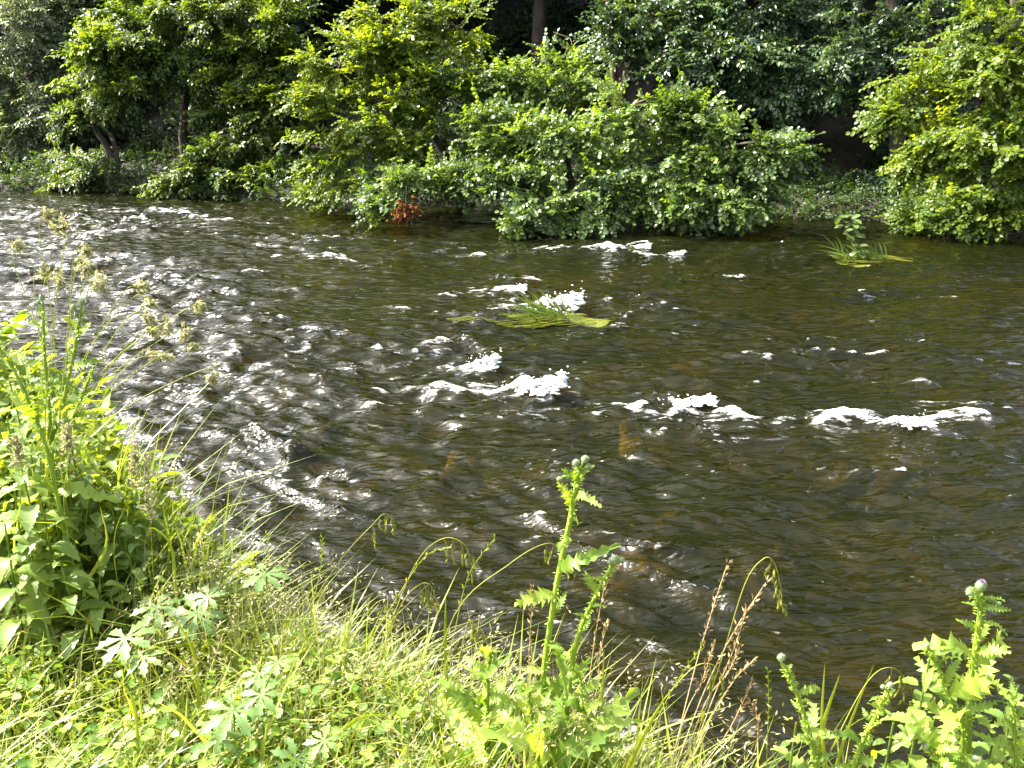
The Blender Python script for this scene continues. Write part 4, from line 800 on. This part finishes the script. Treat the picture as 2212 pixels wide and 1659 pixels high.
WHERE = ['second of the right-hand cream seed heads, high over the ripples', 'third right-hand cream seed head from the top', 'wide cream seed head low at the right of the bunch', 'long cream seed head in the middle of the bunch', 'small cream seed head under the long middle one', 'cream seed head low in the middle of the bunch', 'thick cream seed head lowest of the bunch', 'lone cream seed head dangling farthest right over the water', 'curved cream seed head at the top right of the bunch', 'short cream seed head left of the curved one', 'cream seed head above the pale thistle, lower of two', 'cream seed head above the pale thistle, upper of two', 'nodding cream seed head higher than the pale thistle', 'feathery nodding cream head, third highest at left', 'spreading cream head between the two left thistles and the far water', 'cream head just above the purple left thistle', 'tallest cream grass head against the far ripples', 'second tallest cream grass head near the left edge', 'faint cream grass head at the very left edge']
for i, ((tu, tv), (hu, hv)) in enumerate(CREAM):
    bu, bv = 95 + 9 * (i % 7), 1000 + 25 * (i % 4); k = .42 + .1 * ((i * 7) % 5) / 5
    mx, my = bu + (hu - bu) * .42, bv + (hv - bv) * .62
    L_ = max(1.0, math.hypot(tu - hu, tv - hv)); tot = math.hypot(hu - mx, hv - my) + math.hypot(mx - bu, my - bv) + L_
    stalk('grass stalk with ' + WHERE[i], [(bu, bv), (mx, my), (hu, hv), (tu, tv)], 2.25 + .05 * (i % 4), 'panicle', max(.17, L_ / tot * .95), .0017, i, 'cream-headed grass stalks at the left', 1)
LOW = [([(150, 1110), (165, 980), (172, 905)], 'buff seed head rising among the upper left nettles'), ([(250, 1180), (290, 1060), (306, 960)], 'buff seed head at the bank edge over grey ripples'), ([(330, 1290), (318, 1150), (302, 1020)], 'buff seed head in front of the smooth grey wave'), ([(60, 1100), (70, 1000), (66, 925)], 'buff seed head in the nettles close to the left edge')]
for i, (px, lab) in enumerate(LOW): stalk('grass stalk with ' + lab, px, 2.15, 'panicle', .3, .0016, 40 + i, 'buff-headed grass stalks at the left', 1)
DRO = [([(560, 1500), (640, 1370), (720, 1250), (790, 1180), (818, 1165), (835, 1205)], 1.9, 'drooping green brome head, leftmost over the ripples'), ([(800, 1500), (850, 1330), (905, 1200), (960, 1150), (1005, 1160), (1020, 1200)], 1.8, 'high arching grass head left of the tallest thistle'),
       ([(780, 1560), (830, 1400), (870, 1300), (905, 1262), (930, 1262), (945, 1300)], 1.78, 'bunched drooping head under the high arching one'), ([(900, 1600), (980, 1350), (1100, 1250), (1180, 1215), (1220, 1240), (1250, 1290)], 1.66, 'thin stalk arching behind the tallest thistle'),
       ([(960, 1560), (990, 1430), (1010, 1340), (1020, 1330), (1040, 1350)], 1.72, 'hanging green head just left of the thistle leaves'), ([(1480, 1680), (1560, 1420), (1610, 1260), (1650, 1207), (1672, 1215), (1685, 1260), (1690, 1315)], 1.55, 'big green nodding head over the dry grass bunch'),
       ([(1330, 1690), (1420, 1530), (1490, 1445), (1530, 1430), (1555, 1450), (1562, 1500)], 1.52, 'nodding green head right of the thistles near the bottom'), ([(1780, 1690), (1840, 1570), (1900, 1490), (1950, 1480), (1990, 1520), (2020, 1590)], 1.54, 'arching pale head between the two right thistles'), ([(690, 1560), (740, 1420), (790, 1330), (830, 1300), (860, 1330)], 1.85, 'small drooping head in the pale seeding grass')]
for i, (px, Y, lab) in enumerate(DRO): stalk('grass stalk with ' + lab, px, Y, 'droop', .34, .0016, 60 + i, 'drooping grass stalks on the bank edge', 1)
DRY = [([(1440, 1690), (1500, 1480), (1560, 1320), (1622, 1192)], 'tallest dry tan grass stalk of the bunch'), ([(1450, 1690), (1500, 1500), (1545, 1370), (1588, 1262)], 'second dry tan stalk, pale flowers near the tip'), ([(1465, 1690), (1520, 1530), (1570, 1420), (1605, 1362)], 'dry stalk ending lowest on the right of the bunch'), ([(1475, 1690), (1530, 1520), (1580, 1390), (1606, 1300)], 'dry stalk with thick pale spikelets mid right'),
       ([(1430, 1690), (1470, 1510), (1500, 1420), (1518, 1325)], 'leftmost dry tan stalk of the bunch'), ([(1455, 1690), (1510, 1490), (1555, 1400), (1572, 1330)], 'dry stalk hidden in the centre of the bunch'), ([(1485, 1690), (1560, 1560), (1590, 1480), (1604, 1420)], 'short dry stalk at the right foot of the bunch')]
for i, (px, lab) in enumerate(DRY): stalk(lab, px, 1.54 + .01 * i, 'dry', .36, .0018, 80 + i, 'dry tan grass stalks in one bunch', 0, 'dry_grass_stalk')
for i, (px, Y, lab) in enumerate([([(1140, 1560), (1143, 1400), (1150, 1250)], 1.66, 'straight dry stalk just left of the tallest thistle'), ([(1265, 1560), (1285, 1400), (1310, 1270)], 1.62, 'dry reddish stalk behind the leaning thistle'), ([(1175, 1640), (1280, 1540), (1300, 1440), (1315, 1385)], 1.6, 'short dry stalk at the foot of the leaning thistle'), ([(1560, 1690), (1620, 1620), (1630, 1540), (1612, 1490)], 1.5, 'forked buff stalk below the dry bunch')]):
    stalk(lab, px, Y, 'dry', .4, .0014, 95 + i, 'scattered dry grass stalks', 0, 'dry_grass_stalk')
for i, (px, Y, lab) in enumerate([([(1648, 1690), (1645, 1580), (1642, 1480), (1634, 1388)], 1.54, 'single upright green spike right of the dry bunch'), ([(640, 1500), (665, 1350), (688, 1240), (690, 1180)], 1.95, 'thin green spike in front of the dark ripples at centre left'), ([(930, 1560), (975, 1400), (1010, 1260), (1068, 1180)], 1.72, 'long green spike slanting right before the dark water'), ([(420, 1330), (440, 1240), (450, 1180), (450, 1130)], 2.05, 'pale green spike beside the bank corner'), ([(540, 1420), (560, 1300), (572, 1210), (570, 1170)], 1.95, 'pinkish grass spike behind the tallest cranesbill leaf'),
        ([(760, 1500), (800, 1380), (850, 1290), (920, 1180), (975, 1150)], 1.82, 'fine forked stalk rising left of the arching heads'), ([(2155, 1690), (2160, 1560), (2140, 1460), (2125, 1440)], 1.6, 'bent green spike right of the large thistle'), ([(1360, 1690), (1400, 1560), (1450, 1440), (1500, 1350)], 1.55, 'bare green stalk slanting up right of the thistles')]):
    stalk('grass stalk, ' + lab, px, Y, 'spike', .38, .0015, 110 + i, 'green spiked grass stalks', 1)
# broad single blades
def blade(label, px, Y, w, seed, mat=None):
    r = np.random.default_rng(seed); Pw = [at(u, v, Y) for u, v in px]; gzv = float(ground_z(Pw[0][0], Pw[0][1]))
    if Pw[0][2] > gzv + .02: Pw = [np.array([Pw[0][0], Pw[0][1], gzv - .02])] + Pw
    o = np.array(Pw[0]); P = curve(np.array(Pw) - o, 12); m = MB(); t = nrm(np.gradient(P, axis=0)); sd = nrm(np.cross(t, np.array([.2, 1., .4]))); ww = w * np.sin(PI * np.clip(np.linspace(.18, 1.0, 12), 0, 1)) ** .7
    A = P - sd * ww[:, None] / 2; B = P + sd * ww[:, None] / 2; Cc = P + np.cross(sd, t) * ww[:, None] * .18; i = np.arange(11)
    m.add(np.concatenate([A, Cc, B]), np.concatenate([np.stack([i, i + 1, 12 + i + 1, 12 + i], -1), np.stack([12 + i, 12 + i + 1, 24 + i + 1, 24 + i], -1)]), None, .3 + .5 * r.random())
    ob = empty('grass_plant', o, label, 'grass', 'broad single grass blades'); m.build('blade', mat or M_GRASS, ob, True)
for i, (px, Y, w, lab) in enumerate([([(435, 1500), (415, 1400), (370, 1330), (345, 1335)], 1.9, .009, 'broad pale blade bent over at the bank corner'), ([(430, 1560), (420, 1460), (350, 1400), (315, 1405)], 1.8, .010, 'long arching blade below the bent pale one'), ([(300, 1640), (290, 1520), (250, 1470), (215, 1485)], 1.6, .009, 'curved blade in the lower left sward'), ([(965, 1480), (962, 1380), (963, 1280)], 1.75, .009, 'upright pointed blade left of the tallest thistle'),
        ([(1780, 1680), (1775, 1560), (1782, 1430)], 1.55, .008, 'narrow upright blade right of the spiny-headed thistle'), ([(1760, 1680), (1780, 1560), (1815, 1455)], 1.56, .011, 'broad blade leaning right near the spiny-headed thistle'), ([(1800, 1690), (1830, 1580), (1890, 1430)], 1.58, .008, 'thin blade crossing above the arching pale head'), ([(1345, 1700), (1390, 1590), (1440, 1500)], 1.5, .014, 'widest green blade at the bottom right of the thistles'),
        ([(1290, 1620), (1300, 1520), (1305, 1400)], 1.6, .009, 'dark green blade just right of the leaning thistle'), ([(735, 1520), (742, 1430), (746, 1330)], 1.85, .008, 'bright yellow-green upright blade in the seeding grass'), ([(180, 1290), (230, 1180), (215, 1090)], 2.12, .010, 'yellow blade rising through the nettle cluster'), ([(640, 1700), (760, 1560), (860, 1545)], 1.62, .012, 'flat bright blade lying across the grass at bottom centre'), ([(380, 1280), (370, 1180), (330, 1140), (318, 1160)], 2.1, .010, 'drooping blade at the water side of the nettles')]):
    blade(lab, px, Y, w, i)
